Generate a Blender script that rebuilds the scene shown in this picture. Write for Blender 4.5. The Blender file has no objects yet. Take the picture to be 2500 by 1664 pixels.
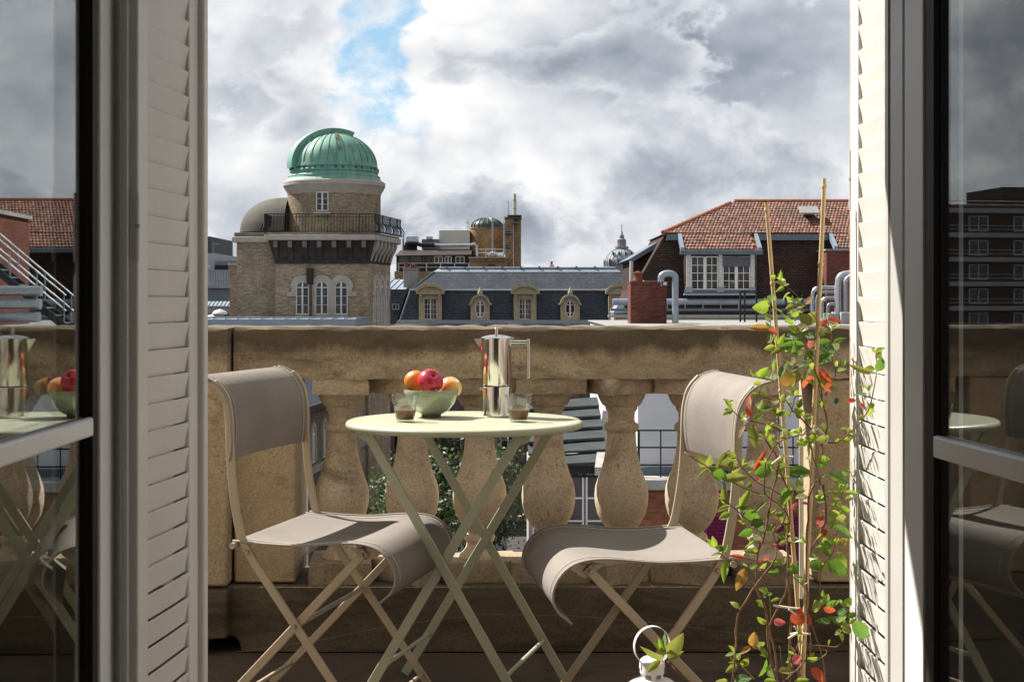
import bpy, bmesh, math, random
from mathutils import Vector, Matrix
R_ = math.radians
random.seed(11)
scene = bpy.context.scene
col = scene.collection

# ------------------------------------------------------------------ camera
F, HX, HY, CZ = 3500.0, 1250.0, 735.0, 1.01      # focal length in photo pixels, principal column, horizon row, eye height
def P(px, py, d):
    """a point of the place that stands d metres away, from its bearing and elevation"""
    return Vector(((px-HX)/F*d, d, CZ-(py-HY)/F*d))
cam_d = bpy.data.cameras.new('camera'); cam = bpy.data.objects.new('camera', cam_d); col.objects.link(cam)
cam.location = (0, 0, CZ); cam.rotation_euler = (R_(90), 0, 0)
cam_d.sensor_width = 36; cam_d.lens = 36*F/2500; cam_d.shift_y = -97/2500
cam_d.clip_start = .05; cam_d.clip_end = 3000
scene.camera = cam

# ------------------------------------------------------------------ sun, sky, exposure
SUN_TRAVEL = Vector((1.0, -.66, -1.285)).normalized()
sun_d = bpy.data.lights.new('sun', 'SUN'); sun = bpy.data.objects.new('sun', sun_d); col.objects.link(sun)
sun_d.energy = 5.0; sun_d.angle = R_(.55); sun_d.color = (1.0, .95, .87)
sun.rotation_euler = SUN_TRAVEL.to_track_quat('-Z', 'Y').to_euler(); sun.location = (-8, 6, 10)
scene.view_settings.view_transform = 'Standard'; scene.view_settings.look = 'None'
scene.view_settings.exposure = 1.12; scene.view_settings.gamma = 1.0; scene.view_settings.use_curve_mapping = False
scene.cycles.use_denoising = True
scene.cycles.max_bounces = 12; scene.cycles.transmission_bounces = 10; scene.cycles.transparent_max_bounces = 12
scene.cycles.glossy_bounces = 6; scene.cycles.diffuse_bounces = 5; scene.cycles.sample_clamp_indirect = 6

world = bpy.data.worlds.new('World'); scene.world = world; world.use_nodes = True
class NG:
    """small helper to write node graphs as expressions"""
    def __init__(s, tree): s.t = tree; s.n = tree.nodes; s.l = tree.links; s.n.clear()
    def new(s, kind, **kw):
        n = s.n.new(kind)
        for k, v in kw.items(): setattr(n, k, v)
        return n
    def set(s, sock, v):
        if isinstance(v, bpy.types.NodeSocket): s.l.new(v, sock)
        elif v is not None: sock.default_value = v
    def m(s, op, a, b=None, c=None, clamp=False):
        n = s.new('ShaderNodeMath', operation=op, use_clamp=clamp)
        for i, v in enumerate((a, b, c)):
            if v is not None: s.set(n.inputs[i], v)
        return n.outputs[0]
    def vm(s, op, a, b=None, c=None):
        n = s.new('ShaderNodeVectorMath', operation=op)
        for i, v in enumerate((a, b, c)):
            if v is not None: s.set(n.inputs[i], v)
        return n.outputs['Value' if op in ('DOT_PRODUCT', 'LENGTH', 'DISTANCE') else 'Vector']
    def noise(s, vec, scale, detail=4, rough=.5, dist=0, color=False):
        n = s.new('ShaderNodeTexNoise'); s.set(n.inputs['Vector'], vec)
        s.set(n.inputs['Scale'], scale); s.set(n.inputs['Detail'], detail); s.set(n.inputs['Roughness'], rough); s.set(n.inputs['Distortion'], dist)
        return n.outputs['Color' if color else 'Fac']
    def ramp(s, fac, *stops):
        n = s.new('ShaderNodeValToRGB'); s.set(n.inputs[0], fac); e = n.color_ramp.elements
        while len(e) < len(stops): e.new(.5)
        for el, (p, c) in zip(e, stops):
            el.position = p; el.color = (c, c, c, 1) if isinstance(c, (int, float)) else (*c, 1)
        return n.outputs[0]
    def mix(s, fac, a, b, mode='MIX'):
        n = s.new('ShaderNodeMix', data_type='RGBA', blend_type=mode)
        s.set(n.inputs[0], fac)
        for i, v in ((6, a), (7, b)):
            if isinstance(v, tuple) and len(v) == 3: v = (*v, 1)
            s.set(n.inputs[i], v)
        return n.outputs[2]
    def sep(s, v):
        n = s.new('ShaderNodeSeparateXYZ'); s.set(n.inputs[0], v); return n.outputs
    def comb(s, x, y, z):
        n = s.new('ShaderNodeCombineXYZ')
        for i, v in enumerate((x, y, z)): s.set(n.inputs[i], v)
        return n.outputs[0]
    def smooth(s, x, a, b):
        n = s.new('ShaderNodeMapRange', interpolation_type='SMOOTHSTEP'); s.set(n.inputs[0], x)
        n.inputs[1].default_value = a; n.inputs[2].default_value = b
        return n.outputs[0]

def make_sky():
    g = NG(world.node_tree)
    STR = .1
    d = g.new('ShaderNodeTexCoord').outputs['Generated']
    sky = g.new('ShaderNodeTexSky', sky_type='NISHITA', sun_disc=False)
    sky.sun_elevation = math.asin(-SUN_TRAVEL.z); sky.sun_rotation = math.atan2(-SUN_TRAVEL.x, -SUN_TRAVEL.y)
    sky.air_density = 1.0; sky.dust_density = .6; sky.ozone_density = 1.5
    x, y, z = g.sep(d)[:3]
    yy = g.m('MAXIMUM', y, .05)
    u = g.m('DIVIDE', x, yy); w = g.m('DIVIDE', z, yy)
    v = g.vm('MULTIPLY', d, (1.0, 1.0, 1.45))
    warp = g.vm('SCALE', g.vm('SUBTRACT', g.noise(v, 7, 3, .5, color=True), (.5, .5, .5)), None); warp.node.inputs['Scale'].default_value = .035
    v = g.vm('ADD', v, warp)
    def blob(px, py, rx, ry):
        a = g.m('DIVIDE', g.m('SUBTRACT', u, (px-HX)/F), rx/F); b = g.m('DIVIDE', g.m('SUBTRACT', w, (HY-py)/F), ry/F)
        r = g.m('SQRT', g.m('ADD', g.m('MULTIPLY', a, a), g.m('MULTIPLY', b, b)))
        return g.m('SUBTRACT', 1.0, r)
    front = g.smooth(y, .1, .3)
    # cumulus: soft masses broken up by rounded puffs; white where thin or sunlit, blue-grey in the thick cores
    def puff(scale):
        n = g.new('ShaderNodeTexVoronoi', feature='F1'); g.set(n.inputs['Vector'], v); n.inputs['Scale'].default_value = scale
        return g.m('SUBTRACT', .62, n.outputs['Distance'])
    puffs = g.m('ADD', g.m('ADD', g.m('MULTIPLY', puff(13), .55), g.m('MULTIPLY', puff(29), .33)), g.m('MULTIPLY', puff(63), .20))
    fine = g.m('SUBTRACT', g.noise(v, 30, 6, .62), .5)
    def mass(off, scale, blobs):
        n = g.noise(g.vm('ADD', v, off), scale, 6, .55)
        for px, py, rx, ry, k in blobs:
            n = g.m('ADD', n, g.m('MULTIPLY', g.m('MULTIPLY', g.smooth(blob(px, py, rx, ry), -.3, 1.0), front), k))
        return g.m('ADD', n, g.m('ADD', g.m('MULTIPLY', puffs, .19), g.m('MULTIPLY', fine, .20)))
    nb = mass((3.1, .4, 1.7), 4.5, ((1200, 330, 460, 190, -.14), (1150, 30, 380, 150, -.20), (1350, 600, 900, 80, -.08), (560, 400, 260, 90, -.10), (2000, 150, 460, 210, .14), (1500, 130, 500, 70, .08), (740, 150, 190, 190, .10)))
    Lb = g.ramp(nb, (.34, .98), (.47, .84), (.60, .62), (.76, .47))
    nf = mass((.7, 5.4, 2.2), 8.0, ((760, 170, 170, 200, .10), (1400, 150, 430, 75, .09), (1950, 200, 420, 150, .10), (1620, 400, 240, 90, .06), (1000, 540, 420, 50, .05), (1150, 40, 330, 130, -.16), (1180, 330, 330, 120, -.12)))
    mf = g.smooth(nf, .515, .585)
    Lf = g.ramp(nf, (.49, .98), (.56, .84), (.66, .60), (.80, .45))
    L = g.m('ADD', g.m('MULTIPLY', Lb, g.m('SUBTRACT', 1.0, mf)), g.m('MULTIPLY', g.m('MULTIPLY', Lf, mf), .97))
    L = g.m('ADD', L, g.m('ADD', g.m('MULTIPLY', g.m('SUBTRACT', puffs, .38), .46), g.m('MULTIPLY', fine, .20)))
    # lit tops, flat grey undersides
    L = g.m('ADD', L, g.m('MULTIPLY', g.m('SUBTRACT', g.noise(v, 9, 3, .5), g.noise(g.vm('ADD', v, (-.01, .0, .045)), 9, 3, .5)), .50))
    L = g.m('MULTIPLY', g.m('MAXIMUM', g.m('MINIMUM', L, 1.04), .30), .53)
    tint = g.ramp(L, (.16, (.81, .91, 1.08)), (.47, (1.0, .995, .985)))
    cloud = g.vm('SCALE', tint, None); g.set(cloud.node.inputs['Scale'], g.m('DIVIDE', L, STR))
    # gaps of blue between the puffs
    nh = g.m('ADD', g.m('MULTIPLY', g.m('SUBTRACT', .36, puffs), 1.7), g.m('MULTIPLY', fine, 2.2))
    hole = None
    for px, py, rx, ry in ((920, 150, 95, 150), (975, 15, 55, 60)):
        h = g.m('ADD', blob(px, py, rx, ry), nh)
        hole = h if hole is None else g.m('MAXIMUM', hole, h)
    hole = g.m('MULTIPLY', g.m('MULTIPLY', g.smooth(hole, .05, .75), g.ramp(g.noise(v, 21, 6, .62), (.36, .30), (.54, 1.0))), front)
    scatter = g.m('MULTIPLY', g.smooth(g.noise(g.vm('ADD', v, (7.3, 2.2, 5.1)), 3.4, 5, .55), .60, .70), g.m('SUBTRACT', 1.0, front))
    hole = g.m('MULTIPLY', g.m('MAXIMUM', hole, scatter), .92)
    blue = g.mix(.85, sky.outputs[0], (1.35, 2.6, 3.7))
    colr = g.mix(hole, cloud, blue)
    bg = g.new('ShaderNodeBackground'); g.set(bg.inputs[0], colr); bg.inputs[1].default_value = STR
    out = g.new('ShaderNodeOutputWorld'); g.l.new(bg.outputs[0], out.inputs[0])
make_sky()

# ------------------------------------------------------------------ materials
MATS = {}
def material(name):
    m = bpy.data.materials.new(name); m.use_nodes = True; MATS[name] = m
    g = NG(m.node_tree)
    b = g.new('ShaderNodeBsdfPrincipled'); o = g.new('ShaderNodeOutputMaterial'); g.l.new(b.outputs[0], o.inputs[0])
    return m, g, b, o
def pos(g): return g.new('ShaderNodeNewGeometry').outputs['Position']
def bump(g, b, h, strength=.3, dist=.01):
    n = g.new('ShaderNodeBump'); g.set(n.inputs['Height'], h); n.inputs['Strength'].default_value = strength; n.inputs['Distance'].default_value = dist
    g.l.new(n.outputs[0], b.inputs['Normal'])
def plain(name, c1, c2=None, scale=4, rough=.6, metal=0, bs=0, bscale=60, bd=.002, detail=6, stretch=None, coat=0, spec=None):
    """one paint or stone: two tones of a noise, fine relief, a little uneven gloss"""
    m, g, b, o = material(name); p = pos(g)
    if stretch: p = g.vm('MULTIPLY', p, stretch)
    c2 = c2 or tuple(x*.82 for x in c1)
    f = g.ramp(g.noise(p, scale, detail, .6), (.32, 0.0), (.68, 1.0))
    g.set(b.inputs['Base Color'], g.mix(f, c2, c1))
    b.inputs['Metallic'].default_value = metal
    r = g.m('ADD', rough-.08, g.m('MULTIPLY', g.noise(p, scale*2.3, 4), .16), clamp=True)
    g.set(b.inputs['Roughness'], r)
    if coat: b.inputs['Coat Weight'].default_value = coat; b.inputs['Coat Roughness'].default_value = .12
    b.inputs['Specular IOR Level'].default_value = (.5 if metal > .5 or rough < .45 else .18) if spec is None else spec
    if bs: bump(g, b, g.noise(p, bscale, 5, .6), bs, bd)
    return m
def brick(name, c1, c2, mortar, w=.22, h=.075, gap=.012, drum=None, stain=.35, bd=.01, offset=.5, rough=.85):
    m, g, b, o = material(name); p = pos(g); x, y, z = g.sep(p)[:3]
    if drum:
        ang = g.m('ARCTAN2', g.m('SUBTRACT', x, drum[0]), g.m('SUBTRACT', drum[1], y)); u = g.m('MULTIPLY', ang, drum[2])
    else:
        nx = g.m('ABSOLUTE', g.sep(g.new('ShaderNodeNewGeometry').outputs['True Normal'])[0])
        s = g.m('GREATER_THAN', nx, .72)
        u = g.m('ADD', g.m('MULTIPLY', x, g.m('SUBTRACT', 1.0, s)), g.m('MULTIPLY', y, s))
    t = g.new('ShaderNodeTexBrick', offset=offset); g.set(t.inputs['Vector'], g.comb(u, z, 0.0))
    t.inputs['Scale'].default_value = 1.0; t.inputs['Brick Width'].default_value = w; t.inputs['Row Height'].default_value = h
    t.inputs['Mortar Size'].default_value = gap; t.inputs['Mortar Smooth'].default_value = .2; t.inputs['Bias'].default_value = 0
    t.inputs['Color1'].default_value = (*c1, 1); t.inputs['Color2'].default_value = (*c2, 1); t.inputs['Mortar'].default_value = (*mortar, 1)
    n = g.ramp(g.noise(p, .7, 7, .62), (.3, 1-stain), (.7, 1.08))
    n2 = g.ramp(g.noise(g.comb(g.m('MULTIPLY', u, 3.0), g.m('MULTIPLY', z, 9.0), 0.0), 1.0, 3), (.3, .72), (.7, 1.22))
    c = g.mix(1.0, t.outputs[0], n, 'MULTIPLY'); c = g.mix(1.0, c, n2, 'MULTIPLY')
    g.set(b.inputs['Base Color'], c); b.inputs['Roughness'].default_value = rough; b.inputs['Specular IOR Level'].default_value = .15
    bump(g, b, g.m('SUBTRACT', 1.0, t.outputs['Fac']), .6, bd)
    return m

def stone(name, c_light, c_dark, stain=(.05, .038, .025), amount=.5, vscale=(1, 1, 1), relief=.35, seed=0.0, weather=None):
    """weathered limestone: warm and grey patches, black lichen specks, pitted relief"""
    m, g, b, o = material(name); p = g.vm('ADD', pos(g), (seed, seed*.7, seed*.3)); ps = g.vm('MULTIPLY', p, vscale)
    patch = g.ramp(g.noise(ps, 5.5, 8, .62, .6), (.30, 0.0), (.70, 1.0))
    c = g.mix(patch, c_dark, c_light)
    fine = g.ramp(g.noise(p, 150, 4, .75), (.36, .76), (.64, 1.16)); c = g.mix(1.0, c, fine, 'MULTIPLY')
    grime = g.ramp(g.noise(g.vm('MULTIPLY', ps, (1, 1, 1.9)), 3.2, 9, .68, .9), (.62-.22*amount, 0.0), (.86-.2*amount, 1.0))
    c = g.mix(g.m('MULTIPLY', grime, .85), c, stain)
    if weather:
        # lichen and soot washed down from the exposed top edge, with a ragged lower limit
        zz = g.sep(pos(g))[2]; lim = g.m('ADD', g.smooth(zz, weather[0], weather[1]), g.m('MULTIPLY', g.m('SUBTRACT', g.noise(g.vm('MULTIPLY', p, (1, 1, .45)), 6.5, 8, .66), .5), 1.7))
        c = g.mix(g.m('MULTIPLY', g.ramp(lim, (.36, 0.0), (.80, 1.0)), .84), c, weather[2])
    spk = g.ramp(g.noise(p, 110, 4, .62), (.56, 0.0), (.64, 1.0)); clus = g.ramp(g.noise(p, 9, 5, .62), (.40, .10), (.62, .85))
    c = g.mix(g.m('MULTIPLY', g.m('MULTIPLY', spk, clus), .62), c, (.05, .04, .028))
    g.set(b.inputs['Base Color'], c); b.inputs['Roughness'].default_value = .92; b.inputs['Specular IOR Level'].default_value = .2
    h = g.m('ADD', g.m('MULTIPLY', g.noise(p, 120, 5, .7), .6), g.m('MULTIPLY', g.noise(p, 17, 5, .6), 1.0))
    bump(g, b, h, relief, .006)
    return m

stone('rail_stone', (.58, .475, .34), (.31, .25, .178), amount=.46, vscale=(1, 1, 2.2), seed=1.3, weather=(.80, .925, (.070, .054, .037)))
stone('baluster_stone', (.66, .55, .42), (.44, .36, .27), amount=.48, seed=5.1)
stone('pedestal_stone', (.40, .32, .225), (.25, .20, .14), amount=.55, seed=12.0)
stone('pier_stone', (.54, .43, .295), (.40, .315, .215), amount=.36, seed=8.7)
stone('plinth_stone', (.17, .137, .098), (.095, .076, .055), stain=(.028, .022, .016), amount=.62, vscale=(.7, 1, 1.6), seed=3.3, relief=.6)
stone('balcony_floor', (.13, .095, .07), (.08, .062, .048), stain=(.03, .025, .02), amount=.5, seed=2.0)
def paint_shutter():
    m, g, b, o = material('shutter_paint'); p = pos(g)
    c = g.mix(g.ramp(g.noise(p, 7, 6, .6), (.3, 0.0), (.7, 1.0)), (.64, .61, .56), (.70, .67, .62))
    chip = g.ramp(g.noise(g.vm('MULTIPLY', p, (1, 1, .35)), 38, 7, .7), (.70, 0.0), (.735, 1.0))
    c = g.mix(g.m('MULTIPLY', chip, .75), c, (.26, .19, .13))
    g.set(b.inputs['Base Color'], c); b.inputs['Roughness'].default_value = .42
    bump(g, b, g.m('ADD', g.noise(p, 30, 5, .6), g.m('MULTIPLY', g.noise(g.vm('MULTIPLY', p, (1, 1, .2)), 160, 3), .4)), .22, .004)
paint_shutter()
plain('shutter_edge', (.56, .49, .40), (.36, .28, .20), 18, .6, bs=.4, bscale=50, stretch=(1, 1, .3))
plain('rust', (.22, .085, .03), (.12, .05, .02), 40, .85, bs=.4, bscale=90)
plain('frame_white', (.81, .79, .765), (.78, .76, .73), 3, .34, bs=.03, bscale=240, bd=.0005)
plain('frame_grey', (.50, .485, .455), (.45, .435, .405), 3, .38, bs=.03, bscale=240, bd=.0005)
plain('gasket', (.030, .024, .020), (.022, .018, .015), 8, .55)
plain('room_wall', (.66, .62, .57), None, 3, .8)
plain('dark_wall', (.05, .045, .04), None, 3, .8)  # room shade put into the colour, keeps the view through the panes dark
plain('room_ceiling', (.78, .77, .75), None, 3, .8)
plain('room_floor', (.42, .31, .20), (.34, .245, .155), 4, .4, stretch=(6, .7, 1))
plain('facade_render', (.42, .37, .30), (.36, .31, .25), 2, .85, bs=.3, bscale=80)
plain('sage_paint', (.415, .435, .315), (.39, .41, .295), 12, .36, bs=.05, bscale=420, bd=.0006)
plain('chair_paint', (.45, .37, .265), (.41, .335, .24), 12, .38, bs=.05, bscale=420, bd=.0006)
plain('rivet_metal', (.36, .27, .17), (.22, .13, .06), 90, .5, .6)
def sling():
    m, g, b, o = material('sling_mesh'); uv = g.new('ShaderNodeTexCoord').outputs['UV']
    w1 = g.new('ShaderNodeTexWave', wave_type='BANDS', bands_direction='X'); g.set(w1.inputs['Vector'], uv); w1.inputs['Scale'].default_value = 70; w1.inputs['Distortion'].default_value = .6
    w2 = g.new('ShaderNodeTexWave', wave_type='BANDS', bands_direction='Y'); g.set(w2.inputs['Vector'], uv); w2.inputs['Scale'].default_value = 70; w2.inputs['Distortion'].default_value = .6
    p = pos(g); n = g.noise(p, 6, 5, .6); n2 = g.noise(p, 520, 2, .5)
    c = g.mix(g.ramp(n, (.3, 0.0), (.7, 1.0)), (.215, .190, .168), (.26, .232, .207))
    c = g.mix(1.0, c, g.ramp(g.m('ADD', g.m('MULTIPLY', w1.outputs['Fac'], w2.outputs['Fac']), g.m('MULTIPLY', n2, .6)), (.2, .84), (1.0, 1.08)), 'MULTIPLY')
    g.set(b.inputs['Base Color'], c); b.inputs['Roughness'].default_value = .75; b.inputs['Specular IOR Level'].default_value = .12
    bump(g, b, g.m('ADD', g.m('ADD', w1.outputs['Fac'], w2.outputs['Fac']), n2), .22, .0012)
sling()
plain('stitching', (.60, .56, .50), None, 40, .7)
plain('chrome', (.80, .77, .73), (.74, .71, .67), 5, .13, 1.0, bs=.02, bscale=25, bd=.002)
MATS['chrome'].node_tree.nodes['Principled BSDF'].inputs['Specular IOR Level'].default_value = .5
plain('steel_seam', (.06, .055, .05), None, 9, .4, .8)
def ceramics():
    m, g, b, o = material('bowl_glaze'); p = pos(g)
    g.set(b.inputs['Base Color'], g.mix(g.noise(p, 45, 5, .6), (.26, .295, .205), (.33, .365, .26)))
    b.inputs['Roughness'].default_value = .16; b.inputs['Coat Weight'].default_value = .5; bump(g, b, g.noise(p, 40, 3), .05, .002)
    plain('bowl_foot', (.20, .13, .075), (.12, .075, .045), 60, .7)
ceramics()
def fruits():
    m, g, b, o = material('orange_peel'); p = pos(g)
    g.set(b.inputs['Base Color'], g.mix(g.noise(p, 25, 4), (.66, .165, .010), (.74, .25, .025))); b.inputs['Roughness'].default_value = .38
    v = g.new('ShaderNodeTexVoronoi'); g.set(v.inputs['Vector'], p); v.inputs['Scale'].default_value = 520
    bump(g, b, v.outputs['Distance'], .55, .0009)
    m, g, b, o = material('apple_red'); p = g.new('ShaderNodeTexCoord').outputs['Object']; z = g.sep(p)[2]
    streak = g.noise(g.vm('MULTIPLY', p, (1, 1, .25)), 160, 4, .6)
    f = g.m('ADD', g.m('ADD', g.m('MULTIPLY', z, -9.0), g.m('MULTIPLY', streak, .55)), g.m('MULTIPLY', g.noise(p, 26, 3), .5))
    g.set(b.inputs['Base Color'], g.ramp(f, (.30, (.42, .012, .045)), (.62, (.60, .035, .05)), (.80, (.78, .25, .06))))
    b.inputs['Roughness'].default_value = .28; b.inputs['Coat Weight'].default_value = .3
    m, g, b, o = material('peach_skin'); p = g.new('ShaderNodeTexCoord').outputs['Object']
    f = g.m('ADD', g.m('MULTIPLY', g.sep(p)[0], -12.0), g.m('MULTIPLY', g.noise(p, 55, 5, .6), 1.0))
    g.set(b.inputs['Base Color'], g.ramp(f, (.25, (.80, .50, .14)), (.55, (.85, .38, .10)), (.85, (.72, .14, .05))))
    b.inputs['Roughness'].default_value = .45; b.inputs['Sheen Weight'].default_value = .3
    plain('fruit_stem', (.09, .06, .02), None, 50, .8)
fruits()
def glasses():
    m, g, b, o = material('tumbler_glass')
    gl = g.new('ShaderNodeBsdfGlass'); gl.inputs['IOR'].default_value = 1.5; gl.inputs['Roughness'].default_value = 0; gl.inputs['Color'].default_value = (.97, .985, .98, 1)
    tr = g.new('ShaderNodeBsdfTransparent'); tr.inputs[0].default_value = (.96, .975, .97, 1); mx = g.new('ShaderNodeMixShader'); mx.inputs[0].default_value = .24
    g.l.new(tr.outputs[0], mx.inputs[1]); g.l.new(gl.outputs[0], mx.inputs[2]); g.l.new(mx.outputs[0], o.inputs[0]); g.n.remove(b)
    m, g, b, o = material('window_glass')
    gl = g.new('ShaderNodeBsdfGlass'); gl.inputs['IOR'].default_value = 1.5; gl.inputs['Roughness'].default_value = 0; gl.inputs['Color'].default_value = (.97, .985, .98, 1)
    g.l.new(gl.outputs[0], o.inputs[0]); g.n.remove(b)
    m, g, b, o = material('coffee'); p = pos(g)
    g.set(b.inputs['Base Color'], g.mix(g.noise(p, 60, 4), (.10, .040, .012), (.24, .12, .05))); b.inputs['Roughness'].default_value = .18
    m, g, b, o = material('far_pane'); p = pos(g)
    g.set(b.inputs['Base Color'], g.mix(g.ramp(g.noise(p, 1.1, 3), (.4, 0.0), (.6, 1.0)), (.012, .012, .013), (.05, .046, .042))); b.inputs['Roughness'].default_value = .05
glasses()
plain('lantern_white', (.74, .73, .72), (.70, .69, .68), 9, .35)
plain('bamboo', (.68, .50, .28), (.55, .39, .20), 22, .5, bs=.2, bscale=120, stretch=(1, 1, .12))
plain('bark', (.24, .135, .075), (.14, .08, .05), 90, .75, bs=.5, bscale=200)
plain('young_stem', (.22, .30, .05), (.20, .20, .05), 60, .6)
plain('raffia', (.74, .67, .52), (.60, .52, .38), 60, .8)
plain('terracotta', (.40, .17, .09), (.32, .13, .07), 9, .8)
plain('soil', (.04, .028, .018), None, 40, .95, bs=.6)
plain('pale_lath', (.70, .65, .55), None, 20, .6)
def leaf(name, c1, c2, tcol, trans=.42):
    m, g, b, o = material(name); p = g.new('ShaderNodeTexCoord').outputs['Object']; x = g.sep(p)[0]
    rnd = g.new('ShaderNodeObjectInfo').outputs['Random']
    vein = g.ramp(g.m('ABSOLUTE', x), (.0, 1.0), (.035, 0.0))
    f = g.m('ADD', g.m('MULTIPLY', g.noise(p, 3.2, 4, .6), .6), g.m('MULTIPLY', rnd, .45))
    c = g.mix(f, c1, c2); c = g.mix(g.m('MULTIPLY', vein, .5), c, tuple(min(1, k*1.7+.03) for k in c2))
    g.set(b.inputs['Base Color'], c); b.inputs['Roughness'].default_value = .42; b.inputs['Specular IOR Level'].default_value = .42; bump(g, b, g.noise(p, 14, 3), .4, .02)
    t = g.new('ShaderNodeBsdfTranslucent'); t.inputs[0].default_value = (*tcol, 1)
    mx = g.new('ShaderNodeMixShader'); mx.inputs[0].default_value = trans
    g.l.new(b.outputs[0], mx.inputs[1]); g.l.new(t.outputs[0], mx.inputs[2]); g.l.new(mx.outputs[0], o.inputs[0])
leaf('leaf_green', (.045, .105, .022), (.10, .18, .04), (.18, .34, .03), .36)
leaf('leaf_lime', (.13, .22, .03), (.22, .30, .05), (.34, .47, .045), .45)
leaf('leaf_olive', (.15, .17, .045), (.22, .20, .07), (.32, .35, .06), .42)
leaf('leaf_amber', (.30, .19, .045), (.36, .17, .05), (.48, .28, .06), .42)
leaf('leaf_red', (.36, .045, .03), (.48, .10, .05), (.70, .13, .05), .42)
leaf('leaf_young', (.12, .19, .03), (.27, .30, .06), (.36, .44, .05), .45)
leaf('leaf_bud', (.62, .10, .12), (.70, .18, .18), (.85, .2, .2), .35)
# far things
brick('tower_brick', (.42, .33, .225), (.30, .235, .158), (.25, .205, .15), w=.40, h=.13, gap=.016, stain=.38)
plain('tower_stone', (.40, .355, .31), (.31, .275, .24), 1.6, .85, bs=.3, bscale=12, bd=.02)
plain('soot_stone', (.055, .047, .042), (.03, .026, .024), 1.5, .9, bs=.4, bscale=8, bd=.03)
plain('mossy_stone', (.17, .19, .13), (.12, .12, .09), 1.4, .9, bs=.3, bscale=8, bd=.02)
def copper():
    m, g, b, o = material('green_copper'); p = pos(g)
    c = g.mix(g.ramp(g.noise(p, .9, 7, .6), (.3, 0.0), (.7, 1.0)), (.085, .235, .178), (.145, .33, .255))
    st = g.ramp(g.noise(g.vm('MULTIPLY', p, (1.6, 1.6, .16)), 1.6, 6, .6), (.50, 0.0), (.70, 1.0))
    c = g.mix(g.m('MULTIPLY', st, .7), c, (.115, .095, .055)); g.set(b.inputs['Base Color'], c); b.inputs['Roughness'].default_value = .62
    bump(g, b, g.noise(p, 3, 5), .25, .03)
copper()
plain('copper_stain', (.075, .05, .03), (.12, .10, .05), 3, .8)
plain('iron_black', (.018, .018, .02), None, 3, .5)
plain('apse_lead', (.125, .115, .10), (.09, .085, .075), .9, .85, spec=.1)
plain('white_joinery', (.66, .65, .63), (.56, .55, .52), 5, .5)
plain('peeling_white', (.62, .60, .57), (.30, .27, .25), 14, .7, bs=.4, bscale=20, detail=9)
brick('slate', (.066, .078, .096), (.047, .057, .072), (.028, .034, .043), w=.30, h=.16, gap=.02, stain=.30, rough=.7, bd=.02)
plain('zinc', (.27, .315, .365), (.20, .24, .285), 1.3, .42, .25)
plain('zinc_dark', (.13, .16, .19), (.10, .125, .15), 1.3, .5, .2)
plain('dormer_stone', (.40, .335, .23), (.29, .24, .165), 2.0, .85, bs=.3, bscale=10, bd=.02)
plain('limestone_wall', (.36, .30, .22), (.26, .215, .16), .8, .9)
plain('dark_stone_wall', (.16, .135, .125), (.10, .085, .08), .9, .9, bs=.3, bscale=4, bd=.03)
brick('red_brick', (.175, .050, .034), (.115, .034, .026), (.125, .075, .062), w=.24, h=.085, gap=.012, stain=.35)
brick('dark_brick', (.085, .046, .036), (.055, .034, .028), (.030, .022, .019), w=.19, h=.12, gap=.022, stain=.30, bd=.03)
brick('ochre_brick', (.37, .235, .12), (.28, .175, .09), (.23, .17, .105), w=.5, h=.22, gap=.03, stain=.35)
brick('orange_brick', (.34, .105, .045), (.25, .075, .035), (.20, .12, .09), w=.24, h=.085, gap=.014, stain=.35)
def roof_tile():
    m, g, b, o = material('roof_tile'); p = pos(g); isl = g.new('ShaderNodeNewGeometry').outputs['Random Per Island']
    c = g.ramp(isl, (0.0, (.075, .037, .028)), (.30, (.145, .060, .040)), (.70, (.195, .082, .052)), (1.0, (.25, .118, .076)))
    c = g.mix(g.ramp(g.noise(p, .8, 7, .65), (.45, 0.0), (.72, .7)), c, (.085, .062, .048)); g.set(b.inputs['Base Color'], c); b.inputs['Roughness'].default_value = .82
roof_tile()
plain('ridge_tile', (.36, .13, .07), (.24, .095, .06), 3, .85)
plain('concrete', (.27, .265, .26), (.21, .206, .20), 1.2, .9, bs=.2, bscale=8, bd=.02)
plain('pale_render', (.60, .59, .60), (.53, .52, .53), .7, .9)
plain('pale_coping', (.36, .345, .315), (.24, .225, .205), 3, .9, bs=.5, bscale=14, bd=.03)
plain('grey_pipe', (.27, .31, .345), (.22, .255, .29), 2, .4, .3)
plain('bright_pipe', (.50, .53, .56), (.40, .43, .46), 2, .3, .7)
plain('blind_grey', (.10, .11, .125), None, 3, .7)
plain('brown_cladding', (.040, .028, .026), (.028, .02, .018), 1, .6)
plain('beige_panel', (.50, .48, .42), (.45, .43, .38), .6, .8)
plain('machine_white', (.55, .57, .58), (.42, .44, .45), 1, .5)
plain('machine_black', (.02, .02, .022), None, 1, .5)
plain('dark_dome', (.065, .080, .072), (.045, .055, .052), .8, .45, .2)
plain('lead_blue', (.30, .34, .385), (.24, .275, .315), .25, .6)
plain('far_stone', (.29, .285, .27), (.21, .21, .20), .25, .9)
plain('modern_grey', (.165, .18, .20), (.14, .155, .17), .6, .6)
plain('modern_dark', (.055, .06, .066), None, .6, .6)
plain('modern_pale', (.34, .35, .365), (.28, .29, .305), .6, .7)
plain('magenta_paint', (.20, .022, .085), None, 3, .6)
plain('chimney_pot', (.17, .058, .036), (.12, .042, .028), 4, .85)
plain('asphalt', (.035, .035, .037), (.028, .028, .03), 1.2, .9, spec=0)
plain('pavement_stone', (.075, .072, .07), (.06, .058, .055), 1.2, .9, spec=0)
plain('tree_bark', (.075, .058, .042), (.05, .04, .03), 6, .9, bs=.5, bscale=20, bd=.02)
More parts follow.
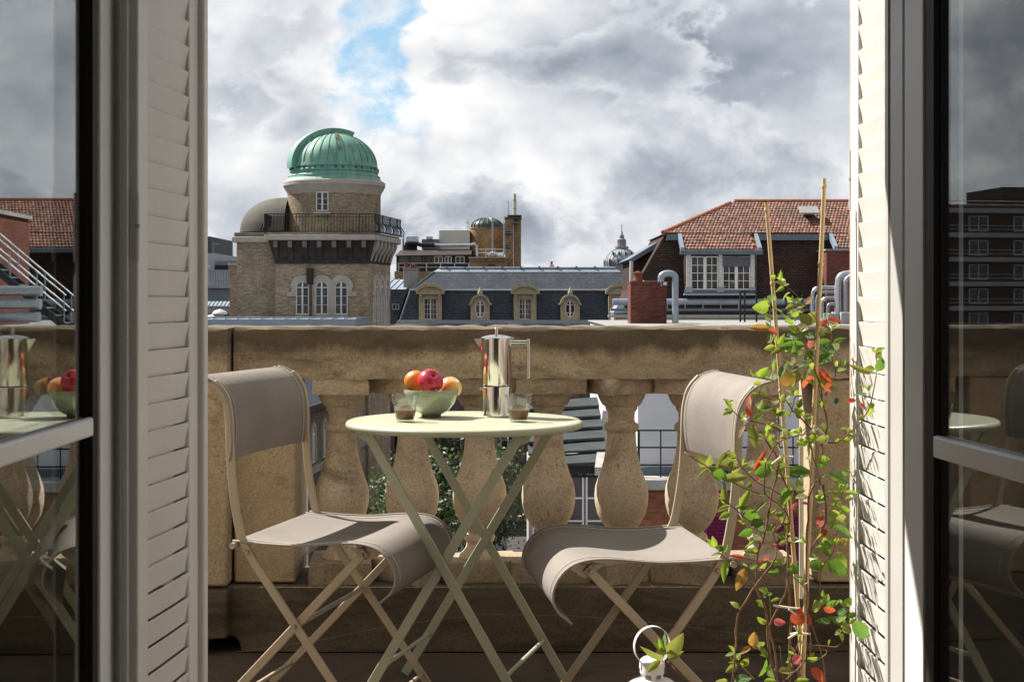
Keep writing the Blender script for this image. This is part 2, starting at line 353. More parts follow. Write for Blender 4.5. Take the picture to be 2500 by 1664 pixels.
def crown_leaf():
    m, g, b, o = material('crown_leaf'); isl = g.new('ShaderNodeNewGeometry').outputs['Random Per Island']
    g.set(b.inputs['Base Color'], g.ramp(isl, (0.0, (.016, .036, .008)), (.6, (.035, .065, .013)), (1.0, (.10, .10, .03)))); b.inputs['Roughness'].default_value = .5
    t = g.new('ShaderNodeBsdfTranslucent'); t.inputs[0].default_value = (.05, .10, .015, 1); mx = g.new('ShaderNodeMixShader'); mx.inputs[0].default_value = .3
    g.l.new(b.outputs[0], mx.inputs[1]); g.l.new(t.outputs[0], mx.inputs[2]); g.l.new(mx.outputs[0], o.inputs[0])
crown_leaf()

# ------------------------------------------------------------------ mesh and object helpers
ORG = {}
class MB:
    def __init__(s): s.v = []; s.f = []; s.uv = None
    def add(s, vs, fs):
        o = len(s.v); s.v += [Vector(p) for p in vs]; s.f += [tuple(i+o for i in f) for f in fs]; return s
    def box(s, x0, x1, y0, y1, z0, z1):
        return s.add([(x0,y0,z0),(x1,y0,z0),(x1,y1,z0),(x0,y1,z0),(x0,y0,z1),(x1,y0,z1),(x1,y1,z1),(x0,y1,z1)],
                     [(0,3,2,1),(4,5,6,7),(0,1,5,4),(1,2,6,5),(2,3,7,6),(3,0,4,7)])
    def hexa(s, b, t): return s.add(list(b)+list(t), [(0,3,2,1),(4,5,6,7),(0,1,5,4),(1,2,6,5),(2,3,7,6),(3,0,4,7)])
    def bar(s, p, q, w, t, side):
        p = Vector(p); q = Vector(q); a = (q-p).normalized(); sd = Vector(side); sd = (sd-a*sd.dot(a)).normalized(); n = a.cross(sd)
        c = [sd*(w/2)*i+n*(t/2)*j for i, j in ((-1,-1),(1,-1),(1,1),(-1,1))]
        return s.hexa([p+k for k in c], [q+k for k in c])
    def path(s, pts, w, t, side):
        """a flat bar that bends: rectangle swept along pts"""
        pts = [Vector(p) for p in pts]; o = []
        for i, p in enumerate(pts):
            a = (pts[min(i+1, len(pts)-1)]-pts[max(i-1, 0)]).normalized(); sd = Vector(side); sd = (sd-a*sd.dot(a)).normalized(); n = a.cross(sd)
            o += [p+sd*(w/2)*u+n*(t/2)*k for u, k in ((-1,-1),(1,-1),(1,1),(-1,1))]
        fs = [(0,3,2,1), tuple(4*(len(pts)-1)+k for k in (0,1,2,3))]
        for i in range(len(pts)-1):
            for k in range(4): fs.append((4*i+k, 4*i+(k+1)%4, 4*i+4+(k+1)%4, 4*i+4+k))
        return s.add(o, fs)
    def tube(s, pts, r, n=10, caps=True):
        pts = [Vector(p) for p in pts]; rr = r if isinstance(r, (list, tuple)) else [r]*len(pts); o = []; ref = None
        for i, p in enumerate(pts):
            a = (pts[min(i+1, len(pts)-1)]-pts[max(i-1, 0)]).normalized()
            if ref is None: ref = Vector((0,0,1)) if abs(a.z) < .9 else Vector((1,0,0))
            ref = (ref-a*ref.dot(a)).normalized(); b = a.cross(ref)
            o += [p+(ref*math.cos(2*math.pi*k/n)+b*math.sin(2*math.pi*k/n))*rr[i] for k in range(n)]
        fs = []
        for i in range(len(pts)-1):
            for k in range(n): fs.append((i*n+k, i*n+(k+1)%n, (i+1)*n+(k+1)%n, (i+1)*n+k))
        if caps: fs += [tuple(range(n))[::-1], tuple(range((len(pts)-1)*n, len(pts)*n))]
        return s.add(o, fs)
    def lathe(s, prof, c=(0,0,0), n=32, a0=0, a1=2*math.pi, caps=True):
        c = Vector(c); full = abs(a1-a0-2*math.pi) < 1e-6; m = n if full else n+1; o = []
        for r, z in prof: o += [c+Vector((r*math.cos(a0+(a1-a0)*k/n), r*math.sin(a0+(a1-a0)*k/n), z)) for k in range(m)]
        fs = []
        for i in range(len(prof)-1):
            for k in range(n): k2 = (k+1) % m; fs.append((i*m+k, i*m+k2, (i+1)*m+k2, (i+1)*m+k))
        if caps and full:
            if prof[0][0] > 1e-5: fs.append(tuple(range(m))[::-1])
            if prof[-1][0] > 1e-5: fs.append(tuple(range((len(prof)-1)*m, len(prof)*m)))
        return s.add(o, fs)
    def prism(s, poly, y0, y1, axis='y'):
        def mk(a, b, t): return (a, t, b) if axis == 'y' else (a, b, t) if axis == 'z' else (t, a, b)
        n = len(poly); o = [mk(a, b, y0) for a, b in poly]+[mk(a, b, y1) for a, b in poly]
        fs = [tuple(range(n)), tuple(range(n, 2*n))[::-1]]+[(i, (i+1) % n, n+(i+1) % n, n+i) for i in range(n)]
        return s.add(o, fs)
    def ring(s, outer, inner, y0, y1, closed=True):
        n = len(outer); o = [(a,y0,b) for a,b in outer]+[(a,y0,b) for a,b in inner]+[(a,y1,b) for a,b in outer]+[(a,y1,b) for a,b in inner]; fs = []
        for i in range(n if closed else n-1):
            j = (i+1) % n
            fs += [(i,j,n+j,n+i), (2*n+i,3*n+i,3*n+j,2*n+j), (i,2*n+i,2*n+j,j), (n+i,n+j,3*n+j,3*n+i)]
        if not closed: fs += [(0,n,3*n,2*n), (n-1,3*n-1,4*n-1,2*n-1)]
        return s.add(o, fs)
    def sheet(s, rows, thick=0, uvs=False):
        """grid of points as a surface"""
        n = len(rows[0]); o = [p for r in rows for p in r]; fs = []
        for i in range(len(rows)-1):
            for k in range(n-1): fs.append((i*n+k, i*n+k+1, (i+1)*n+k+1, (i+1)*n+k))
        return s.add(o, fs)
    def mesh(s, name, m, org=(0,0,0), sharp=35, xf=None):
        org = Vector(org); vs = [((xf @ p) if xf else p)-org for p in s.v]
        me = bpy.data.meshes.new(name); me.from_pydata(vs, [], s.f)
        bm = bmesh.new(); bm.from_mesh(me); bmesh.ops.recalc_face_normals(bm, faces=bm.faces); bm.to_mesh(me); bm.free()
        me.polygons.foreach_set('use_smooth', [True]*len(me.polygons))
        me.set_sharp_from_angle(angle=R_(sharp)); me.materials.append(MATS[m]); return me
    def build(s, name, m, parent=None, bevel=0, sharp=35, xf=None, solid=0, subsurf=0, kind=None, loc=None):
        org = ORG.get(parent.name, Vector()) if parent else Vector(loc or (0,0,0))
        me = s.mesh(name, m, org, sharp, xf); o = bpy.data.objects.new(name, me); col.objects.link(o)
        if parent: o.parent = parent
        else: o.location = org
        ORG[o.name] = org
        if solid: k = o.modifiers.new('thickness', 'SOLIDIFY'); k.thickness = solid; k.offset = 0
        if subsurf: k = o.modifiers.new('smooth', 'SUBSURF'); k.levels = k.render_levels = subsurf
        if bevel: k = o.modifiers.new('edges', 'BEVEL'); k.width = bevel; k.segments = 2; k.limit_method = 'ANGLE'; k.angle_limit = R_(40)
        if kind: o['kind'] = kind
        return o
def thing(name, label, cat, loc=(0,0,0), rotz=None, group=None):
    o = bpy.data.objects.new(name, None); col.objects.link(o); o.location = loc; o.empty_display_size = .1
    if rotz is not None: o.rotation_euler = (0, 0, rotz); ORG[o.name] = Vector()
    else: ORG[o.name] = Vector(loc)
    return tag(o, label, cat, group)
def tag(o, label, cat, group=None):
    o['label'] = label; o['category'] = cat
    if group: o['group'] = group
    return o
def structure(o): o['kind'] = 'structure'; return o
def piece(name, me, parent, mx):
    """one more piece that shares its mesh; mx in the parent's world or own frame"""
    o = bpy.data.objects.new(name, me); col.objects.link(o); o.parent = parent
    org = ORG.get(parent.name, Vector()); o.matrix_local = Matrix.Translation(-org) @ mx; ORG[o.name] = org
    return o
_ub = {}
def ub(name, parent, x0, x1, y0, y1, z0, z1, m, xf=None, rot=None):
    """a box-shaped piece (shared unit box)"""
    if m not in _ub: _ub[m] = MB().box(-.5,.5,-.5,.5,-.5,.5).mesh('box_'+m, m)
    mx = Matrix.Translation(((x0+x1)/2, (y0+y1)/2, (z0+z1)/2))
    if rot is not None: mx = mx @ rot
    mx = mx @ Matrix.Diagonal((abs(x1-x0), abs(y1-y0), abs(z1-z0), 1))
    return piece(name, _ub[m], parent, (xf @ mx) if xf else mx)
def rod(name, parent, p, q, r, m, n=8):
    """a round bar from p to q (shared unit rod)"""
    k = ('rod', m, n)
    if k not in _ub: _ub[k] = MB().tube([(0,0,0),(0,0,1)], 1, n).mesh('rod_'+m, m)
    p = Vector(p); q = Vector(q); d = q-p
    mx = Matrix.Translation(p) @ d.to_track_quat('Z', 'Y').to_matrix().to_4x4() @ Matrix.Diagonal((r, r, d.length, 1))
    return piece(name, _ub[k], parent, mx)
def arc(cx, cz, rx, rz, a0, a1, n): return [(cx+rx*math.cos(R_(a0+(a1-a0)*i/n)), cz+rz*math.sin(R_(a0+(a1-a0)*i/n))) for i in range(n+1)]
rnd = random.Random(5)
def window(parent, x0, x1, z0, z1, y, cols=2, rows=3, fw=.07, mid=True, depth=.1, xf=None, m='white_joinery', arch=0, bar=.028, name='window'):
    """casement set on a wall plane y, looking towards -y: frame, one pane per light, bars between them"""
    if arch:
        out = [(x0,z0),(x1,z0)]+arc((x0+x1)/2, z1-arch, (x1-x0)/2, arch, 0, 180, 12)
        inn = [(x0+fw,z0+fw),(x1-fw,z0+fw)]+arc((x0+x1)/2, z1-arch, (x1-x0)/2-fw, arch-fw, 0, 180, 12)
    else:
        out = [(x0,z0),(x1,z0),(x1,z1),(x0,z1)]; inn = [(x0+fw,z0+fw),(x1-fw,z0+fw),(x1-fw,z1-fw),(x0+fw,z1-fw)]
    w = MB().ring(out, inn, y-depth, y).build(name, m, parent, xf=xf)
    cx = (x0+x1)/2; xs = [x0+fw+(x1-x0-2*fw)*i/cols for i in range(cols+1)]; zt = z1-(arch if arch else fw); zs = [z0+fw+(zt-z0-fw)*i/rows for i in range(rows+1)]
    for i in range(cols):
        for k in range(rows):
            ub('pane', w, xs[i]+.004, xs[i+1]-.004, y-.028, y-.012, zs[k]+.004, zs[k+1]-.004, 'far_pane', xf,
               Matrix.Rotation(rnd.uniform(-.02,.02), 4, 'X') @ Matrix.Rotation(rnd.uniform(-.02,.02), 4, 'Z'))
    if arch:
        top = arc(cx, z1-arch, (x1-x0)/2-fw, arch-fw, 0, 180, 12); MB().prism(top, y-.028, y-.012).build('pane', 'far_pane', w, xf=xf)
        ub('glazing_bar', w, x0+fw, x1-fw, y-.06, y-.026, zt-.03, zt+.03, m, xf)
    for i in range(1, cols):
        b = .055 if (mid and i*2 == cols) else bar/2
        ub('glazing_bar', w, xs[i]-b, xs[i]+b, y-.07, y-.026, z0+fw, z1-fw, m, xf)
    for k in range(1, rows): ub('glazing_bar', w, x0+fw, x1-fw, y-.052, y-.026, zs[k]-bar/2, zs[k]+bar/2, m, xf)
    return w

# ------------------------------------------------------------------ the room behind the camera and the facade
structure(MB().box(-3.0, 3.0, -3.2, 2.30, -.16, -.02).build('room_floor', 'room_floor'))
structure(MB().box(-3.1, 3.1, -3.3, 2.24, 2.62, 2.75).build('room_ceiling', 'room_ceiling'))
structure(MB().box(-3.15, -3.0, -3.3, 2.24, -.02, 2.62).build('wall_left', 'room_wall'))
structure(MB().ring([(-3.3, -.02), (2.24, -.02), (2.24, 2.62), (-3.3, 2.62)], [(-2.9, .45), (1.95, .45), (1.95, 2.45), (-2.9, 2.45)], -.075, .075).build('wall_right', 'room_wall', xf=Matrix.Translation((3.075, 0, 0)) @ Matrix.Rotation(R_(90), 4, 'Z')))  # opening added in this unseen wall so sky light reaches the left frame
structure(MB().box(-3.0, 3.0, -3.35, -3.2, -.02, 2.62).build('wall_back', 'room_wall'))
LINTEL = 2.0
structure(MB().prism([(-6, -.3), (-.665, -.3), (-.665, LINTEL), (.665, LINTEL), (.665, -.3), (6, -.3), (6, 5), (-6, 5)], 2.27, 2.62).build('facade_wall', 'facade_render'))
structure(MB().prism([(-3.0, -.02), (-.668, -.02), (-.668, LINTEL+.003), (.668, LINTEL+.003), (.668, -.02), (3.0, -.02), (3.0, 2.62), (-3.0, 2.62)], 2.24, 2.267).build('wall_window_side', 'dark_wall'))
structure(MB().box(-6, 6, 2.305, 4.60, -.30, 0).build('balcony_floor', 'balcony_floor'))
structure(MB().box(-.66, .66, 2.0, 2.30, -.018, .012).build('threshold', 'frame_grey', bevel=.004))

# ------------------------------------------------------------------ window frames, casements, shutters
def fixed_frame(label, prof, strip):
    t = thing('window_jamb', label, 'window frame', (prof[0][0], prof[0][1], 0))
    MB().prism(prof, .012, 1.96, 'z').build('jamb_profile', 'frame_grey', t, bevel=.0015)
    if strip: MB().box(*strip, .0, 1.97).build('wooden_strip', 'shutter_paint', t, bevel=.003)
    return t
fixed_frame('grooved grey window jamb between open casement and shaded cream shutter',
            [(-.664, 2.267), (-.627, 2.267), (-.625, 2.259), (-.618, 2.257), (-.617, 2.250), (-.611, 2.249), (-.609, 2.243), (-.602, 2.243), (-.602, 2.261), (-.664, 2.30)], (-.664, -.598, 2.263, 2.31))
fixed_frame('grooved grey window jamb beside the sunlit white shutter',
            [(.664, 2.225), (.580, 2.225), (.580, 2.205), (.573, 2.205), (.573, 2.185), (.580, 2.185), (.580, 2.168), (.572, 2.168), (.572, 2.10), (.664, 2.10)], None)

def casement(label, loc, rotz, L, stile0, gask0, flip, panes=(.009, .029)):
    """x runs along the leaf; stile0 is the white stile nearest the jamb, gask0 the dark glazing rebate next to it"""
    t = thing('casement_window', label, 'window', loc, rotz)
    z0, z1 = .045, 1.945
    def xr(a, b): return (L-b, L-a) if flip else (a, b)
    a, b = xr(0, stile0); MB().box(a, b, 0, .038, z0, z1).build('stile', 'frame_white', t, bevel=.003)
    a, b = xr(stile0, gask0); MB().box(a, b, .006, .036, z0+.08, z1-.08).build('glazing_rebate', 'gasket', t, bevel=.002)
    a, b = xr(gask0-.026, gask0); MB().box(a, b, -.001, .006, z0+.085, z1-.085).build('rubber_seal', 'gasket', t)
    a, b = xr(L-.09, L); MB().box(a, b, 0, .038, z0, z1).build('stile', 'frame_white', t, bevel=.003)
    a, b = xr(stile0, L-.09)
    MB().box(a, b, 0, .038, z0, z0+.08).build('bottom_rail', 'frame_white', t, bevel=.003)
    MB().box(a, b, 0, .038, z1-.08, z1).build('top_rail', 'frame_white', t, bevel=.003)
    a, b = xr(gask0, L-.09)
    for y in panes: MB().box(a, b, y, y+.004, z0+.08, z1-.08).build('pane', 'window_glass', t)
    MB().box(a+.001, b-.001, .0135, .0285, .811, .836).build('glazing_bar', 'frame_white', t, bevel=.002)
    MB().box(a, b, -.003, .0085, .809, .838).build('glazing_bar', 'frame_white', t, bevel=.004)
    return t
casement('open casement window reflecting the coffee pot and tiled roof', (-.6115, 1.43, 0), R_(91.15), .834, .078, .128, True)
casement('open casement window reflecting a brick apartment block', (.535, 1.956, 0), math.atan2(-1, .075), .62, .072, .112, False, (.009,))

def shutter(label, loc, rotz, x0, s0, s1, x1, lip, hinge_x, hinge_z, edge):
    t = thing('louvred_shutter', label, 'shutter', loc, rotz)
    z0, z1 = .03, 1.95
    MB().box(x0, s0, 0, .03, z0, z1).build('stile', 'shutter_paint', t, bevel=.003)
    MB().box(s1, x1, 0, .03, z0, z1).build('stile', 'shutter_paint', t, bevel=.003)
    MB().box(s0, s1, 0.001, .03, z0, z0+.07).build('bottom_rail', 'shutter_paint', t, bevel=.002)
    MB().box(s0, s1, 0.001, .03, z1-.07, z1).build('top_rail', 'shutter_paint', t, bevel=.002)
    if lip: MB().box(lip[0], lip[1], -.011, .032, z0, z1).build('edge_bead', 'shutter_paint', t, bevel=.004)
    if edge: MB().box(edge[0], edge[1], .003, .03, z0, z1).build('worn_edge', 'shutter_edge', t, bevel=.003)
    prof = [(.0108, .0002), (.0080, .0010), (.0055, .018), (.0010, .0395), (.0006, .0424), (.0022, .0434), (.0052, .0422), (.0110, .020), (.0135, .0012)]
    mb = MB(); n = len(prof); vs = []
    for i in range(5):
        f = i/4; dx = .0012*math.sin(3*f)
        vs += [(s0-.002+(s1-s0+.004)*f, y-dx, z) for y, z in prof]
    fs = [tuple(range(n)), tuple(range(4*n, 5*n))[::-1]]
    for i in range(4): fs += [(i*n+k, i*n+(k+1) % n, (i+1)*n+(k+1) % n, (i+1)*n+k) for k in range(n)]
    me = mb.add(vs, fs).mesh('slat', 'shutter_paint', sharp=50)
    pitch = .0436; k = 0
    while z0+.072+pitch*(k+1) < z1-.065:
        piece('slat', me, t, Matrix.Translation((0, .0004*rnd.uniform(-1, 1), z0+.072+pitch*k)) @ Matrix.Rotation(rnd.uniform(-.004, .004), 4, 'X')); k += 1
    for hz in hinge_z:
        rod('hinge', t, (hinge_x, .001, hz), (hinge_x, .001, hz+.052), .0034, 'shutter_paint', 10)
        rod('hinge', t, (hinge_x, .001, hz+.053), (hinge_x, .001, hz+.059), .0036, 'shutter_edge', 10)
        rod('hinge', t, (hinge_x, .001, hz+.060), (hinge_x, .001, hz+.108), .0034, 'shutter_paint', 10)
    return t
shutter('shaded cream louvred shutter folded into the window reveal', (-.590, 2.237, 0), math.atan2(.995, .1001), .018, .0636, .2665, .316, (.316, .340), .0185, (1.072,), None)
shutter('sunlit white louvred shutter with leaf shadows beside the climbing plant', (.614, 2.622, 0), R_(-90), .022, .078, .285, .37, None, .019, (1.175,), (.0, .018))

# ------------------------------------------------------------------ stone balustrade
bal = thing('balustrade', 'weathered stone balustrade with bulging balusters round the balcony', 'balustrade', (0, 4.26, 0))
rj = random.Random(3)
def worn_rail(name, x0, x1, prof, m, step=.03, jit=.0018, rail=bal):
    n = len(prof); xs = [x0+(x1-x0)*i/max(2, int((x1-x0)/step)) for i in range(max(2, int((x1-x0)/step))+1)]; vs = []
    for x in xs: vs += [(x, y+rj.gauss(0, jit), z+rj.gauss(0, jit*.8)) for y, z in prof]
    fs = [tuple(range(n)), tuple(range((len(xs)-1)*n, len(xs)*n))[::-1]]
    for i in range(len(xs)-1): fs += [(i*n+k, i*n+(k+1) % n, (i+1)*n+(k+1) % n, (i+1)*n+k) for k in range(n)]
    return MB().add(vs, fs).build(name, m, rail, sharp=28)
RP = [(4.152, .785), (4.150, .80), (4.150, .915), (4.154, .928), (4.164, .935), (4.395, .936), (4.412, .925), (4.412, .785)]
worn_rail('top_rail', -.806, 3.0, RP, 'rail_stone')
worn_rail('pier_cap', -3.0, -.814, [(y-.055 if y < 4.3 else y, z) for y, z in RP], 'rail_stone')
MB().box(-3.0, -.814, 4.10, 4.43, .195, .783).build('pier', 'pier_stone', bal, bevel=.008)
MB().hexa([(-.806, 4.156, .195), (-.628, 4.156, .195), (-.634, 4.43, .195), (-.806, 4.43, .195)], [(-.806, 4.156, .783), (-.628, 4.156, .783), (-.634, 4.43, .783), (-.806, 4.43, .783)]).build('pier_panel', 'pier_stone', bal, bevel=.006)
MB().box(.886, 3.0, 4.158, 4.43, .195, .783).build('pier', 'pier_stone', bal, bevel=.006)
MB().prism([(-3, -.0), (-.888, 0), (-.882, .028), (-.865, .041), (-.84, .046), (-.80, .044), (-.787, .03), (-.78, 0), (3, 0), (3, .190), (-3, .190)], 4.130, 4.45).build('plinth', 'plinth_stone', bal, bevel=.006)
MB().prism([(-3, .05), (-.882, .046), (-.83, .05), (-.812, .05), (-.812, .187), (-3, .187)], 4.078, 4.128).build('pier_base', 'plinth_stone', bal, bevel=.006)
MB().box(-.90, -.77, 4.34, 4.44, 0.001, .06).build('drain_light_plug', 'plinth_stone', bal)  # plug added behind the drain hole to keep daylight from showing through
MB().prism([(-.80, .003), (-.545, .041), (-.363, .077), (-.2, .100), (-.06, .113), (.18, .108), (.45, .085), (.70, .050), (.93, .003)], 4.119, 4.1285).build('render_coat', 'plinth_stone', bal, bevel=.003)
prof = [(.062, .252), (.058, .262), (.047, .272), (.040, .284), (.0385, .296), (.0445, .303), (.0465, .311), (.0435, .319), (.0355, .325), (.0375, .331),
        (.050, .344), (.060, .358), (.0715, .380), (.0785, .410), (.0800, .436), (.0770, .462), (.0690, .4865), (.0600, .510), (.0530, .536), (.0475, .563), (.0440, .592), (.0425, .622),
        (.0480, .626), (.0515, .633), (.0520, .639), (.0490, .647), (.0405, .652), (.0390, .662), (.0400, .680), (.0470, .690), (.0480, .698), (.0560, .703), (.0630, .714), (.0690, .727), (.0720, .738)]
body = MB().lathe(prof, n=40).mesh('baluster', 'baluster_stone', sharp=40)
def rough_block(h, z0, z1, name, k=1.0):
    vs = []
    for z, g in ((z0, 0), (z0+(z1-z0)*.5, .001), (z1, 0)):
        for a, b in ((-1,-1), (0,-1.01), (1,-1), (1.01,0), (1,1), (0,1), (-1,1), (-1.01,0)): vs.append((a*(h+g)+rj.gauss(0,.0012), b*(h+g)*k+rj.gauss(0,.0012), z+rj.gauss(0,.0008)))
    fs = [tuple(range(8))[::-1], tuple(range(16, 24))]
    for i in range(2): fs += [(i*8+k, i*8+(k+1) % 8, (i+1)*8+(k+1) % 8, (i+1)*8+k) for k in range(8)]
    return MB().add(vs, fs).mesh(name, 'baluster_stone', sharp=30)
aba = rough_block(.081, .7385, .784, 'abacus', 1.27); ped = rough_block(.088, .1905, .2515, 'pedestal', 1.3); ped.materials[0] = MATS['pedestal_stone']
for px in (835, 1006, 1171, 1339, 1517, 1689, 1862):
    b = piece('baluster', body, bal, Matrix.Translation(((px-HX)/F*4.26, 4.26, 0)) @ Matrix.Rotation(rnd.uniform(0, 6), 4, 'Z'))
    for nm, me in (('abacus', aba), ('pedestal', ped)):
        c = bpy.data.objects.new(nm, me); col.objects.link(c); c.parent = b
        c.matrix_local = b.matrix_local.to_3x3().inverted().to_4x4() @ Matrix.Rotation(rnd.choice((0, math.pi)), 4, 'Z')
MB().prism([(-.006, -.004), (-.002, -.010), (.004, -.006), (.007, .004), (.002, .010), (-.005, .006)], 0, .001).build('paint_fleck', 'sage_paint', bal, xf=Matrix.Translation(P(2042, 978, 4.1565)))
plain('teal_paint', (.01, .16, .13), None, 20, .6); bpy.data.objects['paint_fleck'].data.materials[0] = MATS['teal_paint']

# ------------------------------------------------------------------ folding chairs
plain('piping_cord', (.36, .32, .27), (.28, .245, .21), 300, .7)
def sling_sheet(name, prof, parent, hw, bulge, thick=.0022):
    ny = 16; rows = []; L = [0]
    for i in range(1, len(prof)): L.append(L[-1]+math.hypot(prof[i][0]-prof[i-1][0], prof[i][1]-prof[i-1][1]))
    for i, (x, z) in enumerate(prof):
        f = bulge(L[i]/L[-1]); r = []
        for k in range(ny+1):
            y = -hw+2*hw*k/ny; e = 1-(y/hw)**2; r.append((x+f[0]*e, y, z+f[1]*e))
        rows.append(r)
    o = MB().sheet(rows).build(name, 'sling_mesh', parent, sharp=180)
    uv = o.data.uv_layers.new(name='UVMap')
    for l in o.data.loops:
        i, k = divmod(l.vertex_index, ny+1); uv.data[l.index].uv = (2*hw*k/ny, L[i])
    o.modifiers.new('thickness', 'SOLIDIFY').thickness = thick; s = o.modifiers.new('smooth', 'SUBSURF'); s.levels = s.render_levels = 1
    for sd in (0, ny):
        MB().tube([Vector(r[sd])+Vector((0, .001 if sd else -.001, 0)) for r in rows], .0026, 8).build('piping', 'piping_cord', o, sharp=180)
    for sd in (1, ny-1):
        off = .006
        pts = []
        for i, r in enumerate(rows):
            a = Vector(rows[max(i-1, 0)][sd]); b = Vector(rows[min(i+1, len(rows)-1)][sd]); t = (b-a).normalized(); nrm = Vector((t.z, 0, -t.x)).normalized()
            if nrm.z < 0 and abs(nrm.z) > .3: nrm.negate()
            if abs(nrm.z) <= .3 and nrm.x < 0: nrm.negate()
            pts.append(Vector(r[sd])+nrm*.0018)
        MB().tube(pts, .0009, 5).build('seam', 'stitching', o, sharp=180)
    return o
def smooth_prof(pts, n):
    """Catmull-Rom through pts"""
    out = []; p = [pts[0]]+list(pts)+[pts[-1]]
    for i in range(1, len(p)-2):
        for k in range(n):
            t = k/n; a, b, c, d = (Vector((*q, 0)) for q in p[i-1:i+3])
            v = .5*((2*b)+(c-a)*t+(2*a-5*b+4*c-d)*t*t+(3*b-a-3*c+d)*t**3); out.append((v.x, v.y))
    out.append(pts[-1]); return out
def chair(label, loc, rotz):
    t = thing('folding_chair', label, 'chair', loc, rotz, 'folding chairs at the bistro table')
    long_ = smooth_prof([(-.072, .822), (-.045, .79), (-.034, .74), (-.031, .66), (-.024, .57), (-.008, .48), (.006, .445), (.03, .405)], 3)+[(.321, .004)]
    for s in (-1, 1):
        MB().path([(x, s*.231, z) for x, z in long_], .020, .009, (1, 0, .6)).build('long_leg', 'chair_paint', t, bevel=.0025)
        MB().bar((.296, s*.218, .442), (-.122, s*.218, .004), .020, .009, (1, 0, -1)).build('short_leg', 'chair_paint', t, bevel=.0025)
        MB().prism([(.255, .447), (.335, .449), (.33, .436), (.30, .418), (.285, .424)], s*.211-.002, s*.211+.002).build('seat_bracket', 'chair_paint', t, bevel=.001)
        for x, z, y in ((.0135, .432, .2365), (.288, .434, .224), (.130, .2655, .2365)):
            rod('rivet', t, (x, s*y, z), (x, s*(y+.004), z), .0055, 'rivet_metal', 12); rod('rivet', t, (x, s*(y+.0035), z), (x, s*(y+.0058), z), .0036, 'chair_paint', 12)
    rod('seat_rod', t, (-.018, -.252, .447), (-.018, .252, .447), .0075, 'chair_paint', 12)
    rod('seat_rod', t, (.300, -.214, .444), (.300, .214, .444), .006, 'chair_paint', 12)
    rod('cross_rod', t, (.130, -.214, .2655), (.130, .214, .2655), .0055, 'chair_paint', 12)
    rod('foot_rod', t, (-.066, -.214, .062), (-.066, .214, .062), .0055, 'chair_paint', 12)
    rod('foot_rod', t, (.288, -.226, .050), (.288, .226, .050), .0055, 'chair_paint', 12)
    seat = smooth_prof([(-.022, .457), (.06, .452), (.15, .452), (.23, .460), (.285, .461), (.325, .452), (.353, .431), (.369, .402), (.371, .375), (.360, .352), (.342, .336), (.331, .327)], 3)
    sling_sheet('seat', seat, t, .236, lambda f: (0, -.012*math.sin(math.pi*min(1, f*1.5)) if f < .66 else 0))
    back = smooth_prof([(-.031, .640), (-.026, .68), (-.026, .73), (-.034, .775), (-.054, .810), (-.082, .830), (-.112, .838)], 4)
    sling_sheet('backrest', back, t, .237, lambda f: (-.022*(1-f), 0))
    return t
chair('taupe sling folding chair with shaded backrest beside the cream shutter', (-.5675, 3.54, 0), R_(-13.8))
chair('taupe sling folding chair with sunlit backrest behind the climbing plant', (.425, 3.315, 0), R_(187.3))

# ------------------------------------------------------------------ bistro table
TX, TY, TZ = -.12, 3.64, .7095
tb = thing('bistro_table', 'round sage green metal bistro table with crossed folding legs', 'table', (TX, TY, 0), R_(-15))
MB().lathe([(0, .6985), (.286, .6985), (.2875, .692), (.2965, .6915), (.3005, .6965), (.3008, .7015), (.2985, .7062), (.2935, .7088), (.286, TZ), (0, TZ)], n=96).build('tabletop', 'sage_paint', tb, sharp=50)
for s in (-1, 1):
    MB().bar((-.193, s*.192, .692), (.225, s*.192, .004), .024, .006, (1, 0, 1)).build('leg', 'sage_paint', tb, bevel=.002)
    MB().bar((.193, s*.184, .692), (-.225, s*.184, .004), .024, .006, (1, 0, -1)).build('leg', 'sage_paint', tb, bevel=.002)
    for sx, y in ((-1, .187), (1, .179)):
        MB().prism([(sx*.165, .698), (sx*.225, .698), (sx*.214, .676), (sx*.197, .667), (sx*.178, .676)], s*y-.002, s*y+.002).build('hinge_lug', 'sage_paint', tb, bevel=.001)
        rod('rivet', tb, (sx*.193, s*(y+.006), .685), (sx*.193, s*(y+.012), .685), .0065, 'sage_paint', 12)
    rod('rivet', tb, (0, s*.195, .372), (0, s*.199, .372), .0065, 'sage_paint', 12)
for sx, y in ((-1, .189), (1, .181)):
    rod('cross_rod', tb, (-sx*.158, -y, .115), (-sx*.158, y, .115), .0055, 'sage_paint', 10)
    MB().box(sx*.193-.010, sx*.193+.010, -y+.012, y-.012, .692, .698).build('top_runner', 'sage_paint', tb)

# ------------------------------------------------------------------ on the table
px_, py_ = (1212-HX)/F*3.74, 3.74
pot = thing('coffee_pot', 'polished steel stovetop coffee pot on the green table', 'coffee pot', (px_, py_, TZ))
c = (px_, py_, 0); Z = TZ
MB().lathe([(.0385, Z+.0005), (.0402, Z+.003), (.0402, Z+.076), (.0392, Z+.079)], c, 64).build('boiler', 'chrome', pot, sharp=30)
MB().lathe([(.0375, Z+.0788), (.0375, Z+.0822)], c, 48).build('seam_ring', 'steel_seam', pot)
MB().lathe([(.0388, Z+.082), (.0395, Z+.0835), (.0395, Z+.198), (.0402, Z+.201), (.0402, Z+.203)], c, 64).build('upper_body', 'chrome', pot, sharp=30)
lid = MB().lathe([(.0405, Z+.2032), (.0405, Z+.205), (.036, Z+.208), (.022, Z+.2115), (.008, Z+.213), (0, Z+.2132)], c, 64).build('lid', 'chrome', pot, sharp=40)
MB().lathe([(.0045, Z+.2125), (.0045, Z+.2275), (.0050, Z+.228), (.0050, Z+.231), (.0042, Z+.2318)], c, 20).build('knob', 'chrome', lid)
